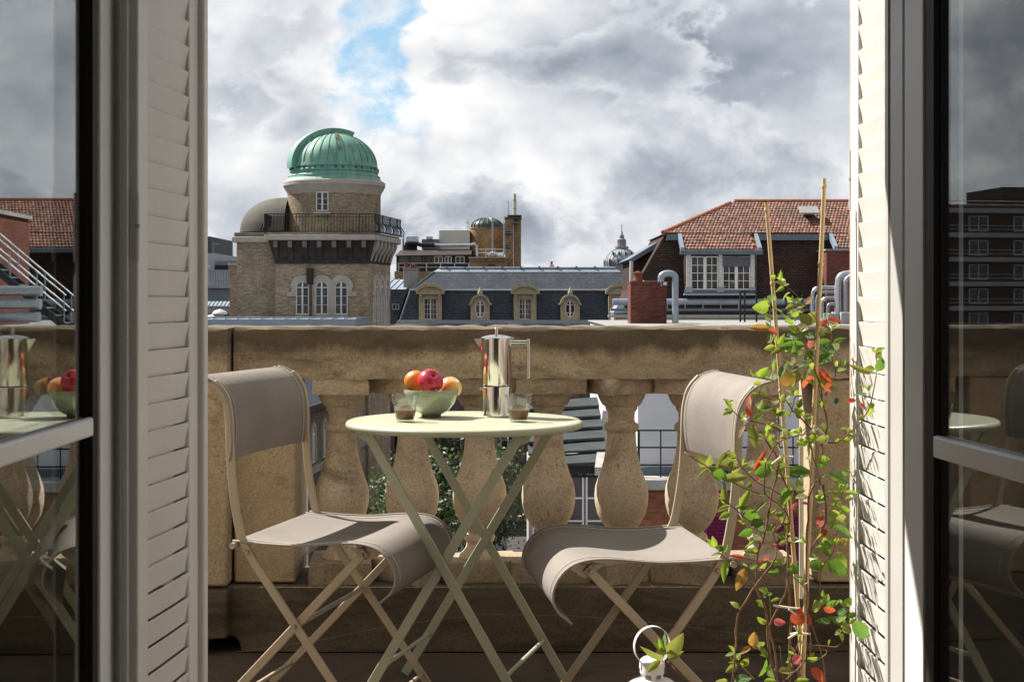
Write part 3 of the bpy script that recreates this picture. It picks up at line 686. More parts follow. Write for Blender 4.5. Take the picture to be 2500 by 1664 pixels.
x = px_
MB().add([(x-.0585, py_, Z+.2035), (x-.037, py_-.012, Z+.2030), (x-.037, py_+.012, Z+.2030), (x-.0395, py_, Z+.168), (x-.050, py_-.004, Z+.2028), (x-.050, py_+.004, Z+.2028)],
         [(0, 4, 3), (4, 1, 3), (0, 3, 5), (5, 3, 2), (0, 5, 4), (4, 5, 2, 1), (1, 2, 3)]).build('spout', 'chrome', pot, sharp=25)
MB().box(x+.037, x+.080, py_-.005, py_+.005, Z+.1830, Z+.1875).build('handle_bracket', 'chrome', pot, bevel=.0008)
MB().tube([(x+.037, py_, Z+.1935), (x+.079, py_, Z+.1935)], .0052, 16).build('handle_arm', 'chrome', pot)
MB().tube([(x+.0835, py_, Z+.1005), (x+.0835, py_, Z+.1015), (x+.0835, py_, Z+.201), (x+.0835, py_, Z+.202)], [.0028, .0042, .0042, .0030], 16).build('handle_grip', 'chrome', pot)
MB().tube([(x-.0385, py_-.012, Z+.073), (x-.043, py_-.0135, Z+.073)], .0026, 10).build('safety_valve', 'chrome', pot)
MB().tube([(x+.037, py_-.004, Z+.204), (x+.046, py_-.004, Z+.2045)], .002, 8).build('lid_hinge', 'chrome', pot)

def tumbler(label, px, d):
    X = (px-HX)/F*d; c = (X, d, TZ+.0004)
    t = thing('coffee_glass', label, 'glass', (X, d, TZ), None, 'glasses of coffee on the table')
    prof = [(0, .0), (.0195, .0), (.0212, .0012), (.0222, .005), (.0262, .024), (.0292, .0395), (.0300, .0405), (.0297, .0420), (.0308, .0435), (.0305, .0450), (.0315, .0462), (.0345, .0615), (.0356, .0672), (.0352, .0682),
            (.0344, .0680), (.0334, .0615), (.0298, .0435), (.0250, .0240), (.0212, .0068), (.019, .0058), (0, .0056)]
    MB().lathe(prof, c, 48).build('tumbler', 'tumbler_glass', t, sharp=60)
    MB().lathe([(0, .0050), (.0192, .0054), (.0218, .0074), (.0256, .0240), (.0266, .0290), (.0262, .0288), (.0250, .0283), (0, .0281)], c, 40).build('coffee', 'coffee', t, sharp=60)
tumbler('glass tumbler of coffee standing in front of the fruit bowl', 989, 3.58)
tumbler('glass tumbler of coffee standing in front of the coffee pot', 1266, 3.58)

bx, by = (1053-HX)/F*3.72, 3.72
bw = thing('fruit_bowl', 'pale green glazed bowl of fruit on the table', 'bowl', (bx, by, TZ))
MB().lathe([(.0245, .0075), (.0275, .0085), (.045, .018), (.060, .036), (.0685, .056), (.0715, .0705), (.0705, .0720), (.0690, .0708), (.0655, .056), (.0565, .037), (.041, .0205), (.020, .012), (0, .011)], (bx, by, TZ), 64, caps=False).build('bowl_body', 'bowl_glaze', bw, sharp=60)
MB().lathe([(.0195, .002), (.0205, .0004), (.0250, .0004), (.0258, .002), (.0252, .0078)], (bx, by, TZ), 48).build('foot_ring', 'bowl_foot', bw, sharp=60)
def fruit(name, label, cat, m, px, py, d, r, dimple, tilt, squash=.94):
    c = P(px, py, d)
    t = thing(name, label, cat, c, 0.0); t.rotation_euler = tilt
    prof = []
    for i in range(25):
        a = -math.pi/2+math.pi*i/24; rr = r*math.cos(a); z = r*squash*math.sin(a)
        if dimple:
            k = max(0, 1-rr/(r*.5))**2; z -= math.copysign(1, z)*k*r*dimple*(1 if z > 0 else .5); rr *= 1+.05*math.sin(a)
        prof.append((max(rr, 0), z))
    MB().lathe(prof, n=40).build('skin', m, t, sharp=180)
    MB().tube([(0, 0, r*squash*(1-dimple)-.001), (.0015, 0, r*squash*(1-dimple)+(.010 if dimple > .2 else .0012))], [.0012, .0016], 8).build('stalk', 'fruit_stem', t)
fruit('orange', 'orange with pitted peel resting against the red apple', 'orange', 'orange_peel', 1014, 930, 3.735, .0288, .05, (-.5, -.2, 0))
fruit('apple', 'shiny red apple with its stalk hollow turned forward in the bowl', 'apple', 'apple_red', 1051, 931, 3.69, .0335, .36, (R_(40), R_(24), 0), .90)
fruit('peach', 'yellow and orange blushed peach beside the red apple', 'peach', 'peach_skin', 1100, 946, 3.735, .0292, .12, (.3, .5, 0))

# ------------------------------------------------------------------ lantern
lx, ly = (1592-HX)/F*2.93, 2.93
ln = thing('lantern', 'white metal lantern with hoop handle on the balcony floor', 'lantern', (lx, ly, 0), R_(14))
MB().lathe([(.078, 0.001), (.080, .004), (.080, .016), (.070, .020)], n=40).build('base', 'lantern_white', ln)
MB().lathe([(.0655, .0202), (.066, .022), (.066, .176), (.0655, .178)], n=40).build('glass_cylinder', 'tumbler_glass', ln, solid=.002)
for k in range(4):
    a = R_(45+90*k); rod('upright', ln, (.072*math.cos(a), .072*math.sin(a), .018), (.072*math.cos(a), .072*math.sin(a), .184), .003, 'lantern_white')
dome = MB().lathe([(.079, .178), (.080, .181), (.078, .190), (.070, .208), (.056, .224), (.040, .235), (.026, .240), (.022, .241)], n=48).build('dome_roof', 'lantern_white', ln, sharp=50, solid=.0015)
for k in range(6):
    a = R_(20+60*k); MB().bar((.021*math.cos(a), .021*math.sin(a), .239), (.0225*math.cos(a), .0225*math.sin(a), .258), .010, .0015, (-math.sin(a), math.cos(a), 0)).build('vent_post', 'lantern_white', ln)
MB().lathe([(.0225, .251), (.0248, .252), (.0248, .276), (.0235, .279), (.0180, .283), (.006, .2855), (0, .286)], n=40).build('cap', 'lantern_white', ln, sharp=50)
hp = [(.0255*(-1), 0, .262)]+[(-.0385*math.sin(R_(k)), 0, .307-.0395*math.cos(R_(k))) for k in range(40, 321, 8)]+[(.0255, 0, .262)]
MB().path(hp, .010, .0014, (0, 1, 0)).build('hoop_handle', 'lantern_white', ln)

# ------------------------------------------------------------------ climbing plant on canes
PD = 2.60
plant = thing('climbing_plant', 'twining climber with red and green leaves tied to two bamboo canes', 'plant', ((1925-HX)/F*PD, PD+.01, 0))
pr = random.Random(21)
CROP = {'A': (1700, 640), 'B': (1700, 980), 'C': (1700, 1304)}
def W(c, x, y, d=PD):
    ox, oy = CROP[c]; return P(ox+x/4.357, oy+y/4.357, d)
# pot, below what the window shows
cx_, cy_ = (1930-HX)/F*PD, PD+.01
MB().lathe([(0, .001), (.075, .001), (.080, .006), (.100, .17), (.108, .172), (.108, .20), (.100, .20), (.097, .18), (0, .178)], (cx_, cy_, 0), 40).build('flower_pot', 'terracotta', plant)
MB().lathe([(.0965, .1785), (.09, .186), (.05, .19), (0, .188)], (cx_, cy_, 0), 24, caps=False).build('soil', 'soil', plant)
def cane(pts, r):
    n = 22; o = []; rr = []
    a, b = pts
    for i in range(n+1):
        f = i/n; p = a.lerp(b, f); o.append(p); rr.append(r*(1-.12*f))
    k = MB().tube(o, rr, 12).build('bamboo_cane', 'bamboo', plant)
    for f in (.16, .40, .63, .84, .985):
        p = a.lerp(b, f); dv = (b-a).normalized(); MB().tube([p-dv*.004, p-dv*.001, p+dv*.001, p+dv*.004], [r*.93, r*1.15, r*1.15, r*.93], 12).build('cane_node', 'bamboo', k)
cane((P(1968, 1740, PD+.02), P(1871, 494, PD+.04)), .0042)
cane((P(1955, 1740, PD-.01), P(2013, 436, PD-.01)), .0046)
MB().bar(P(1957, 1460, PD+.06), P(1956, 1075, PD+.06), .008, .003, (1, 0, 0)).build('lath', 'pale_lath', plant)
STEMS = [
 ('C 880,1640 790,1320 765,1150 760,960 720,760 650,580 640,380 655,200 720,0|B 700,1500 760,1200 800,990 850,820 870,640 890,400 870,200 850,120', .0030, .00),
 ('C 860,1640 840,1240 800,1100 780,960 880,770 930,640 970,480 985,200 965,0|B 955,1400 940,1180', .0024, .02),
 ('C 990,1640 1000,1100 1010,900 990,650 970,400 970,0|B 990,1400 985,1150 960,900 890,740 860,600 780,480 700,370', .0028, .01),
 ('C 380,1640 400,1350 430,1150 430,950 470,800 540,660 640,520 790,310 860,180|B 830,1400 910,1300 945,1180 870,1090 740,1000 600,950 400,860 250,790 110,690 -50,590 -120,540', .0021, -.03),
 ('B 735,1000 725,820 740,650 800,520 880,420 1000,380 1150,345 1260,335 1390,390', .0019, -.04),
 ('B 1350,880 1385,1100 1370,1280 1280,1470 1190,1640|C 1170,400 1150,900 1100,1500', .0022, -.01),
 ('B 1260,880 1200,1020 1180,1250 1165,1640|C 1170,600 1190,900 1210,1150 1180,1330 960,1520 880,1600', .0026, -.02),
 ('B 1320,880 1290,700 1230,520 1200,420', .0016, -.03),
 ('B 1340,600 1345,460 1250,320 1130,190 1040,100 960,-10|A 900,1490 740,1440 680,1400 700,1300', .0022, .01),
 ('B 1340,460 1370,330 1385,200 1350,60 1330,-40|A 1290,1330 1340,1440', .0026, .0),
 ('A 1370,1420 1460,1230 1480,1160 1440,1010 1430,760 1390,620 1370,560', .0017, .02),
 ('A 1340,1440 1320,1350 1260,1110 1220,1000 1160,880 1100,740 1040,660', .0019, -.03),
 ('B 1340,400 1420,435 1530,410 1630,330 1740,210 1830,90|A 1880,1450 1910,1200 1915,1080 1905,950', .0017, 'R'),
 ('B 900,320 800,260 600,210 480,180 400,100 340,20', .0016, -.02),
 ('B 860,180 780,190 690,150 660,90', .0014, .03),
 ('B 640,1310 520,1230 400,1130 310,1050 250,990', .0016, -.04),
 ('B 940,1010 800,930 660,860 560,780 480,690 430,600', .0015, -.02),
 ('C 720,385 550,350 380,290 300,240 220,160', .0015, -.03),
 ('C 1210,640 1130,530 1060,480 960,390 890,320', .0013, -.04),
 ('A 800,1140 800,950 795,700 785,480 780,400', .0012, .03),
 ('A 1210,520 1050,340 940,250 860,160', .0013, .03),
 ('B 1440,1360 1470,1230 1540,1080 1560,930 1540,830', .0012, -.02),
 ('C 1220,740 1310,620 1330,380 1390,260 1470,170|B 1490,1420 1500,1350', .0015, -.02),
 ('C 1180,1165 1230,1175 1400,1185 1500,1180 1560,1090 1610,950 1590,800', .0015, -.05),
 ('C 1390,1640 1330,1280 1230,1000 1200,900', .0017, .03),
 ('C 800,900 790,720 760,620 740,560', .0011, -.02),
 ('B 1030,1060 1035,940 1030,850', .0011, -.03),
 ('A 1180,1420 1050,1420 1040,1500 980,1640', .0015, .02),
 ('B 1100,1500 1200,1390 1330,1330', .0013, .02), ('B 1060,60 1130,150 1190,250 1110,380 1010,640', .0016, .03),
 ('B 1220,120 1190,250 1080,340', .0014, .04), ('C 620,1540 480,1400 430,1360', .0012, -.03), ('C 740,1290 660,1210 600,1200', .0009, .0), ('C 1240,1350 1380,1290 1385,1235', .0012, .0),
 ('C 1010,1430 1040,1270 1100,1080', .0018, -.03), ('C 930,1560 900,1300 880,1180', .0014, .01), ('C 1080,1560 1090,1300 1105,1080', .0016, .02)]
def depth_of(off, px):
    if off == 'R': return PD-.01 if px < 2035 else max(2.33, PD-.01-.30*(px-2035)/105)
    return PD+off
for txt, r, off in STEMS:
    pts = []
    for seg in txt.split('|'):
        c = seg[0]
        for q in seg[2:].split():
            x, y = (float(k) for k in q.split(',')); ox, oy = CROP[c]; px, py = ox+x/4.357, oy+y/4.357
            p = P(px, py, depth_of(off, px)); p.z = max(p.z, .185); p.y += pr.uniform(-.008, .008); pts.append(p)
    sm = []
    for i in range(len(pts)-1):
        a, b = pts[i], pts[i+1]; n = max(2, int((b-a).length/.02))
        p0, p3 = pts[max(i-1, 0)], pts[min(i+2, len(pts)-1)]
        for k in range(n):
            t = k/n; v = .5*((2*a)+(b-p0)*t+(2*p0-5*a+4*b-p3)*t*t+(3*a-p0-3*b+p3)*t**3); sm.append(v+Vector([pr.gauss(0, .0006) for _ in range(3)]))
    sm.append(pts[-1]); N = len(sm)
    rr = [.85*r*(1-.55*i/N)*(1.35 if i % 5 == 0 else 1.0) for i in range(N)]
    MB().tube(sm, rr, 7).build('stem', 'bark' if r > .00125 else 'young_stem', plant, sharp=180)
def leaf_mesh(name, mat_, w, curl, fold):
    rows = []
    for i in range(9):
        t = i/8; hw = w*math.sin(math.pi*min(1, t**.78))**.85*.5 if 0 < t < 1 else .004
        z0 = -curl*(t*t); rows.append([(k*hw, t, z0+fold*abs(k)*hw+.012*math.sin(t*14+k)*abs(k)) for k in (-1, -.5, 0, .5, 1)])
    return MB().sheet(rows).mesh(name, mat_, sharp=180)
LM = {}
for code, m in (('g', 'leaf_green'), ('l', 'leaf_lime'), ('o', 'leaf_olive'), ('a', 'leaf_amber'), ('r', 'leaf_red'), ('b', 'leaf_bud')):
    LM[code] = [leaf_mesh('leaf_'+m, m, w, c, f) for w, c, f in ((.46, .16, .45), (.54, .30, .25), (.40, .42, .6), (.50, -.12, .5))]
nleaf = 0
def put_leaf(code, a, b, wide=1.0, face=None):
    global nleaf
    ax = b-a; L = ax.length; ax = ax/L
    n = Vector(face) if face else Vector((pr.gauss(-.25, .45), -1+pr.gauss(0, .35), pr.gauss(.45, .5)))
    n = (n-ax*n.dot(ax)).normalized(); x = ax.cross(n)
    mx = Matrix(((x.x*L*wide, ax.x*L, n.x*L, a.x), (x.y*L*wide, ax.y*L, n.y*L, a.y), (x.z*L*wide, ax.z*L, n.z*L, a.z), (0, 0, 0, 1)))
    piece('leaf', pr.choice(LM[code]), plant, mx); nleaf += 1
LEAVES = '''A
l 770,475 610,485 1.1;l 790,420 820,315 .9;l 780,430 700,430 .8;l 810,490 950,510 1.1;l 800,590 710,575 1.2;l 795,680 715,650 1.2;a 785,705 550,690 .55;r 860,750 780,715 1;o 800,860 755,760 1.1;o 830,860 850,750 1
l 870,880 935,780 .7;l 840,890 720,920 .9;l 810,1070 870,1020 1.1;l 800,1090 855,1140 1.2;l 660,1220 770,1105 .9;o 870,1200 705,1250 1.3;l 690,1280 610,1290 1.1;l 650,1230 545,1160 .5;l 640,1230 630,1150 .7
l 885,190 910,105 .7;l 890,195 850,130 .6;l 930,250 985,220 .9;l 930,265 870,295 .7;l 1000,320 885,380 .35;l 1020,420 960,370 .7;l 1030,420 1015,350 .6;l 1050,440 1125,345 .8;a 1165,450 1250,360 1;o 1045,490 1160,420 1.2;o 1040,460 945,500 1;o 1150,520 980,500 1.2
l 1090,560 1000,540 1;o 1180,650 1270,520 1.3;o 1230,660 1100,560 1.2;o 1200,700 1030,720 1.2;l 1030,640 920,570 .5;l 1040,650 960,620 .6;l 1050,640 1050,580 .6;r 1390,620 1560,600 .7;r 1320,680 1400,600 .8;l 1400,640 1520,640 .5;l 1450,720 1530,630 .35;l 1390,600 1380,540 .6
o 1330,690 1440,740 1.3;l 1310,780 1370,720 .9;g 1140,790 950,760 1.1;g 1150,880 880,890 .6;o 930,900 800,970 .5;g 1280,810 1150,780 1;g 1460,860 1580,795 .8;g 1440,850 1220,905 .7;g 1480,970 1300,890 .8;o 1450,860 1510,960 1.1;b 1240,820 1200,900 1.2;r 1200,910 1260,830 1
g 1250,1095 1030,1065 .85;g 1275,1095 1380,960 1.0;g 1290,1090 1440,960 .9;g 1250,950 1130,1030 .9;r 1265,1130 1410,1390 .95;o 1255,1130 1330,1370 .6;r 1140,1340 1240,1170 1.1;o 1140,1250 1200,1100 1;o 1060,1280 1075,1120 .9;a 980,1320 960,1150 1.2;g 890,1230 950,1050 .7;l 960,1060 1040,1090 1;o 1000,1090 1060,1010 1
l 1460,1060 1530,1100 1;l 1560,1110 1580,1010 .8;l 1500,1150 1590,1130 .7;o 1410,1350 1520,1340 1;l 1080,990 1120,940 1;g 1050,990 1045,880 .8;l 960,970 930,930 .8;l 960,980 1000,910 .7;a 1085,930 1140,870 .9;l 1150,960 1180,930 1
l 370,1530 320,1450 .7;l 390,1550 420,1490 .6;r 560,1560 540,1390 .6;l 570,1550 560,1420 .6;g 640,1540 700,1500 1;g 700,1560 810,1550 .9;o 820,1520 870,1450 1.2;l 880,1480 960,1500 1;g 1080,1550 1130,1440 .9;l 1020,1330 1060,1270 .8
l 1905,960 1870,905 .6;l 1915,960 1975,910 .7;l 1915,1020 1980,960 1;g 1930,1160 1990,1020 .9;o 1890,1170 1610,1100 .35;l 1820,1360 1770,1280 .6;l 1830,1370 1860,1290 .7;g 1820,1410 1660,1405 .5;r 1700,1470 1600,1470 .6;r 1810,1560 1720,1480 .7;g 1860,1490 1870,1560 1.3
B
l 370,60 320,5 .8;l 390,100 280,135 .8;l 480,170 520,100 .8;r 580,170 530,10 .6;a 525,245 465,400 .6;o 610,240 600,480 .6;l 770,310 750,250 .9;l 750,370 765,300 1;l 720,390 650,320 .6;l 730,395 600,390 .3;l 760,410 855,410 1.3;o 640,500 600,360 .4
o 220,740 350,500 .55;o 250,670 460,680 1;o 100,690 30,580 1.2;o 120,690 160,570 1.1;o 130,700 250,800 .7;o 270,830 560,790 .55;o 370,790 480,710 .7;g 180,750 290,800 1.2;l 130,710 10,820 .3;l 430,640 425,550 .6;l 450,660 390,620 .8;l 500,680 520,590 .5
r 610,740 740,510 .25;o 540,690 680,620 .8;g 620,780 810,640 .9;l 560,760 590,720 1.2;b 640,850 670,800 1;b 600,890 555,850 1.1;g 590,860 530,910 1;l 460,1130 580,920 .6;o 380,800 500,870 .9;o 300,1090 290,880 .6;l 310,1050 240,1010 .8;l 360,1110 220,1145 .7;l 370,1180 230,1250 .7
g 500,1150 680,1270 1.1;g 460,1150 530,1110 1;o 630,1180 715,1040 .7;g 580,1330 730,1270 1;g 600,1360 460,1440 .9;l 490,1300 450,1260 .8;l 500,1310 520,1240 .8;o 600,1400 720,1460 1.1;l 650,1470 510,1568 .25;g 850,1210 940,1180 1;r 900,1250 835,1235 1;l 780,1360 800,1280 .8;l 790,1390 730,1380 .9
g 910,940 1010,1090 1.3;g 900,960 1040,930 1.2;g 960,750 1240,780 .85;g 1390,800 1240,800 1.1;g 1400,770 1650,850 .85;l 1290,640 1410,620 1.2;g 1300,700 1370,640 1.1;l 1550,750 1640,740 1.1;l 1250,590 1145,600 .7;l 1160,470 1050,470 .7;l 1180,460 1120,420 .7;l 1210,430 1260,340 .7
l 1050,870 1140,860 1.2;l 1060,950 1160,950 .8;o 1050,1020 1200,1010 .9;b 1190,1090 1130,1075 .9;b 1030,1140 1040,1100 1;l 1350,990 1290,930 .8;l 1360,1000 1260,1010 .7;g 1280,1060 1390,1040 .9;l 1560,950 1500,850 .6;l 1570,960 1590,860 .6;l 1560,960 1380,960 .4;l 1570,960 1740,970 .35;o 1580,1040 1680,1010 1
o 1540,1060 1460,1070 1;l 1530,1110 1640,1180 .9;l 1520,1110 1390,1120 .5;b 1370,1160 1330,1150 1;r 1310,1340 1330,1200 .8;r 1250,1210 1360,1260 .4;l 1410,1170 1540,1200 1;o 1480,1240 1670,1280 .8;g 1450,1330 1720,1420 .45;g 1370,1380 1450,1430 1.3;r 1330,1430 1370,1370 1;l 1330,1490 1420,1490 1.1;l 1480,1500 1620,1470 .8;r 1490,1530 1500,1568 1;l 1480,1490 1500,1400 .6
r 800,1530 860,1520 .9;o 870,1520 960,1480 1;o 880,1440 940,1370 1;l 930,1150 970,1040 .5;l 930,1110 860,1020 .5;l 200,1540 175,1440 .7;l 210,1540 120,1480 .7;l 220,1560 300,1520 1.1;b 1470,1430 1460,1390 1;a 1500,1440 1660,1560 .3
C
l 230,140 130,80 .7;g 240,180 290,120 1.1;l 260,210 150,215 .6;l 280,200 330,110 .6;l 330,280 270,480 .75;a 520,360 430,600 .6;r 530,250 340,225 .3;b 700,300 660,270 1;r 710,265 790,255 .8;g 890,360 755,425 .7;l 880,320 790,275 .7;l 920,330 945,220 .6;l 890,310 860,260 .8
g 1010,410 1090,330 1.2;g 960,390 1040,380 .9;g 1060,470 1195,450 .9;g 1200,350 1370,300 1.1;g 1400,270 1610,440 1;l 1490,190 1620,320 .9;l 1470,100 1410,20 .8;l 1480,100 1610,50 .8;g 1430,150 1330,70 1.2;l 1400,130 1270,150 .9;g 1440,210 1350,180 1.2
l 740,630 690,555 .5;l 760,640 810,625 1;g 750,640 690,670 .9;g 730,730 660,760 1.2;l 790,720 910,660 .35;b 820,920 950,940 .9;r 1060,960 1100,800 1.1;r 1205,960 1190,850 1;o 1260,690 1300,870 .8;o 1230,720 1330,760 1;l 1350,750 1310,680 .9;l 1360,740 1400,640 .7;l 1360,680 1340,590 .7
r 1350,780 1490,820 .7;g 1380,740 1540,730 .7;l 1590,780 1510,670 .6;l 1590,770 1650,670 1;g 1500,850 1600,790 .9;l 1500,940 1590,820 .8;g 1620,880 1700,830 1;g 1430,930 1280,900 .7;g 1600,950 1430,880 .8;g 1650,960 1890,1100 .75;l 1650,950 1840,1000 .7;o 1620,950 1560,1070 .9;o 1550,1020 1460,1060 1;l 1560,1050 1540,1140 .8
a 600,1190 620,1020 .9;a 580,1200 460,1250 .8;a 600,1200 680,1200 .8;a 450,1260 450,1340 .9;l 400,1260 380,1180 .7;l 400,1270 300,1270 .8;l 430,1370 345,1355 .6;o 440,1390 300,1470 .7;g 660,1510 790,1365 .9;g 400,1560 590,1510 1;o 330,1550 210,1568 .8;l 760,1450 830,1540 .8;l 750,1440 790,1400 .7;l 800,1480 820,1420 .7
r 1220,1420 1380,1568 .9;o 870,1450 1030,1470 .8;l 980,1340 990,1290 .8;l 950,1360 1000,1370 .6;a 1070,1300 1030,1240 .8;l 1040,1560 1200,1540 .6;l 720,1560 850,1545 .7;b 1030,1360 1090,1290 .8'''
cur = None
for line in LEAVES.split('\n'):
    if line in CROP: cur = line; continue
    for it in line.split(';'):
        code, a, b, wd = it.split(); ax_, ay_ = (float(k) for k in a.split(',')); bx_, by_ = (float(k) for k in b.split(','))
        off = pr.uniform(-.05, .035); ox, oy = CROP[cur]
        ppx = ox+max(ax_, bx_)/4.357; da = depth_of('R', ppx)+off*.4 if ppx > 2050 else PD+off
        db = da+pr.uniform(-.018, .018)
        put_leaf(code, W(cur, ax_, ay_, da), W(cur, bx_, by_, db), float(wd)*pr.uniform(1.25, 1.6))
# young leaves in pairs along the thinner shoots
shoots = [o for o in bpy.data.objects if o.name.split('.')[0] == 'stem' and o.parent == plant]
for o in shoots:
    vs = o.data.vertices; n = len(vs)//7
    if nleaf > 280: break
    for f in ((.99, .80, .6) if n > 14 else (.97,)):
        c = sum((vs[int(f*(n-1))*7+k].co for k in range(7)), Vector())/7+ORG[plant.name]
        if c.z < .3 or nleaf > 280: continue
        a = pr.uniform(0, 6.28)
        for s_ in (0, math.pi):
            d_ = Vector((math.cos(a+s_)*.8, math.sin(a+s_)*.4, pr.uniform(.3, .9))).normalized(); put_leaf(pr.choice('llogl'), c, c+d_*pr.uniform(.014, .026), 1.2)
# the shoot that leans over the lantern
sp = [P(1740, 1690, 2.74), P(1690, 1668, 2.76), P(1655, 1640, 2.78), P(1628, 1612, 2.80)]
MB().tube(sp, [.0022, .0019, .0016, .0012], 7).build('stem', 'bark', plant)
for code, a, b, wd in (('o', (1628, 1600), (1668, 1556), 1.0), ('o', (1626, 1604), (1566, 1594), .6), ('o', (1630, 1606), (1672, 1592), .8), ('l', (1622, 1594), (1617, 1545), .8), ('l', (1618, 1590), (1594, 1566), .8),
                       ('l', (1612, 1610), (1578, 1640), .7), ('b', (1618, 1618), (1606, 1622), 1.2), ('l', (1622, 1592), (1608, 1552), .6), ('g', (1620, 1608), (1602, 1602), .8)):
    put_leaf(code, P(*a, 2.80), P(*b, 2.795+pr.uniform(-.02, .02)), wd)
# the many small young leaves, too many and too small to tell apart
mb = MB(); src = [me for me in LM['l']]
for o in [o for o in bpy.data.objects if o.name.split('.')[0] == 'stem' and o.parent == plant]:
    vs = o.data.vertices; n = len(vs)//7
    for i in range(2, n, 2):
        c = sum((vs[i*7+k].co for k in range(7)), Vector())/7+ORG[plant.name]
        if c.z < .32 or pr.random() < (.62 if c.z < .75 else .42): continue
        for q in range(pr.choice((1, 2, 2))):
            a = pr.uniform(0, 6.28); ax = Vector((math.cos(a)*.9, math.sin(a)*.5-.15, pr.uniform(-.1, .9))).normalized(); L = pr.uniform(.010, .024)
            nn_ = Vector((pr.gauss(-.2, .5), -1+pr.gauss(0, .4), pr.gauss(.5, .5))); nn_ = (nn_-ax*nn_.dot(ax)).normalized(); x = ax.cross(nn_)
            me = pr.choice(src); mb.add([c+x*(v.co.x*L*1.25)+ax*(v.co.y*L+.002)+nn_*(v.co.z*L) for v in me.vertices], [tuple(p.vertices) for p in me.polygons])
yl = mb.build('young_leaves', 'leaf_young', plant, sharp=180, kind='stuff')
# raffia ties
def tie(c, pts, off, ends=()):
    k = MB().tube([W(c, x, y, PD+off) for x, y in pts], .0022, 6).build('tie', 'raffia', plant)
    for e in ends: MB().tube([W(c, x, y, PD+off-.004) for x, y in e], [.0024, .0017], 6).build('tie_end', 'raffia', k)
tie('B', ((880, 580), (930, 575), (980, 585), (1030, 590)), -.012, (((900, 570), (860, 450)), ((900, 590), (800, 665))))
tie('B', ((1220, 320), (1290, 290), (1340, 330), (1400, 400), (1380, 440), (1330, 430), (1270, 350)), -.022, (((1260, 320), (1250, 250)),))
tie('C', ((815, 750), (900, 765), (1000, 780), (1110, 790)), -.014, (((980, 790), (1060, 850)),))
tie('C', ((1000, 1060), (1090, 1040), (1150, 1055), (1215, 1055)), -.018, (((1080, 1045), (975, 1105)), ((1090, 1030), (1040, 975))))

# ================================================================== the town
GZ = -19.0
structure(MB().box(-900, 900, 12, 2500, GZ-1, GZ).build('ground', 'asphalt'))
structure(MB().box(-8.2, -5.6, 20, 128, GZ, GZ+.14).build('pavement', 'pavement_stone'))
structure(MB().box(-.4, 40, 20, 128, GZ, GZ+.14).build('pavement', 'pavement_stone'))

# ------------------------------------------------------------------ observatory tower
plain('corbel_stone', (.17, .15, .13), (.11, .098, .085), 2, .9)
brick('street_shade_brick', (.20, .16, .115), (.145, .115, .082), (.12, .10, .08), w=.30, h=.10, gap=.016, stain=.4)  # darker copy of the tower brick, shade of the narrow street in its colour
plain('street_shade_stone', (.27, .25, .23), (.20, .185, .17), 1.6, .9)  # trim stone darkened too, the same street shade put in the colour
plain('copper_rib', (.09, .21, .16), (.07, .13, .09), 2, .7)
def T(zx, zy, d=100): return P(480+zx/3.015, 280+zy/3.015, d)
tw = thing('observatory_tower', 'brick observatory tower with green copper dome and iron balcony', 'tower', (-13.2, 103, GZ))
fl, fr = T(579, 1100).x, T(1265, 1100).x
bk = P(953, 600, 106.5).x
z_fr = T(0, 1092).z
MB().prism([(fl, 100), (fr, 100), (bk, 106.5), (bk-1.0, 112), (fl, 112)], GZ, z_fr, 'z').build('wall', 'tower_brick', tw)
# near-black frieze flaring out to the balcony slab
zt = T(0, 925).z
MB().hexa([(fl-.02, 99.97, z_fr), (fr+.02, 99.97, z_fr), (bk+.03, 106.5, z_fr), (fl-.02, 111, z_fr)], [(fl-.42, 99.55, zt), (fr+.30, 99.55, zt), (bk+.45, 106.6, zt), (fl-.42, 111, zt)]).build('frieze', 'soot_stone', tw)
MB().box(fl+.02, fr+.05, 99.86, 99.97, z_fr-.05, z_fr+.24).build('string_course', 'soot_stone', tw)
sx0, sx1 = T(500, 0, 99.2).x, T(1312, 0, 99.2).x; sb = P(979, 600, 106.8).x; zs0, zs1 = T(0, 922, 99.2).z, T(0, 880, 99.2).z
def slab(x, y, z0, z1, grow, name, m): return MB().prism([(sx0-grow, 99.2-grow), (sx1+grow*.8, 99.2-grow), (sb+grow, 106.8), (sb-1, 112), (sx0-grow, 112)], z0, z1, 'z').build(name, m, tw, bevel=.05)
slab(0, 0, zs0, zs1, 0, 'balcony_slab', 'tower_stone'); slab(0, 0, zs1, zs1+.14, -.12, 'slab_top', 'mossy_stone')
for zx in (583, 690, 798, 905, 1014, 1124, 1233):
    x0 = T(zx, 0, 99.5).x
    MB().prism([(99.30, zs0-.02), (99.30, zs0-.30), (99.42, zs0-.55), (99.72, zs0-.95), (99.80, zs0-1.42), (100.0, zs0-1.42), (100.0, zs0-.02)], x0-.16, x0+.16, 'x').build('corbel', 'soot_stone', tw)
    ub('corbel_block', tw, x0-.15, x0+.15, 99.24, 99.62, zs0-.50, zs0-.06, 'corbel_stone')
rv = (Vector((bk, 106.5, 0))-Vector((fr, 100, 0))).normalized(); rn = Vector((rv.y, -rv.x, 0))
FX = Matrix(((rv.x, -rn.x, 0, fr), (rv.y, -rn.y, 0, 100), (0, 0, 1, 0), (0, 0, 0, 1)))      # frame of the side face: x along it, -y outwards
for k in range(6):
    u = .45+k*1.12
    MB().prism([(-.62, zs0-.02), (-.62, zs0-.30), (-.50, zs0-.6), (-.25, zs0-1.0), (-.1, zs0-1.42), (0, zs0-1.42), (0, zs0-.02)], u-.16, u+.16, 'x').build('corbel', 'tower_stone', tw, xf=FX)
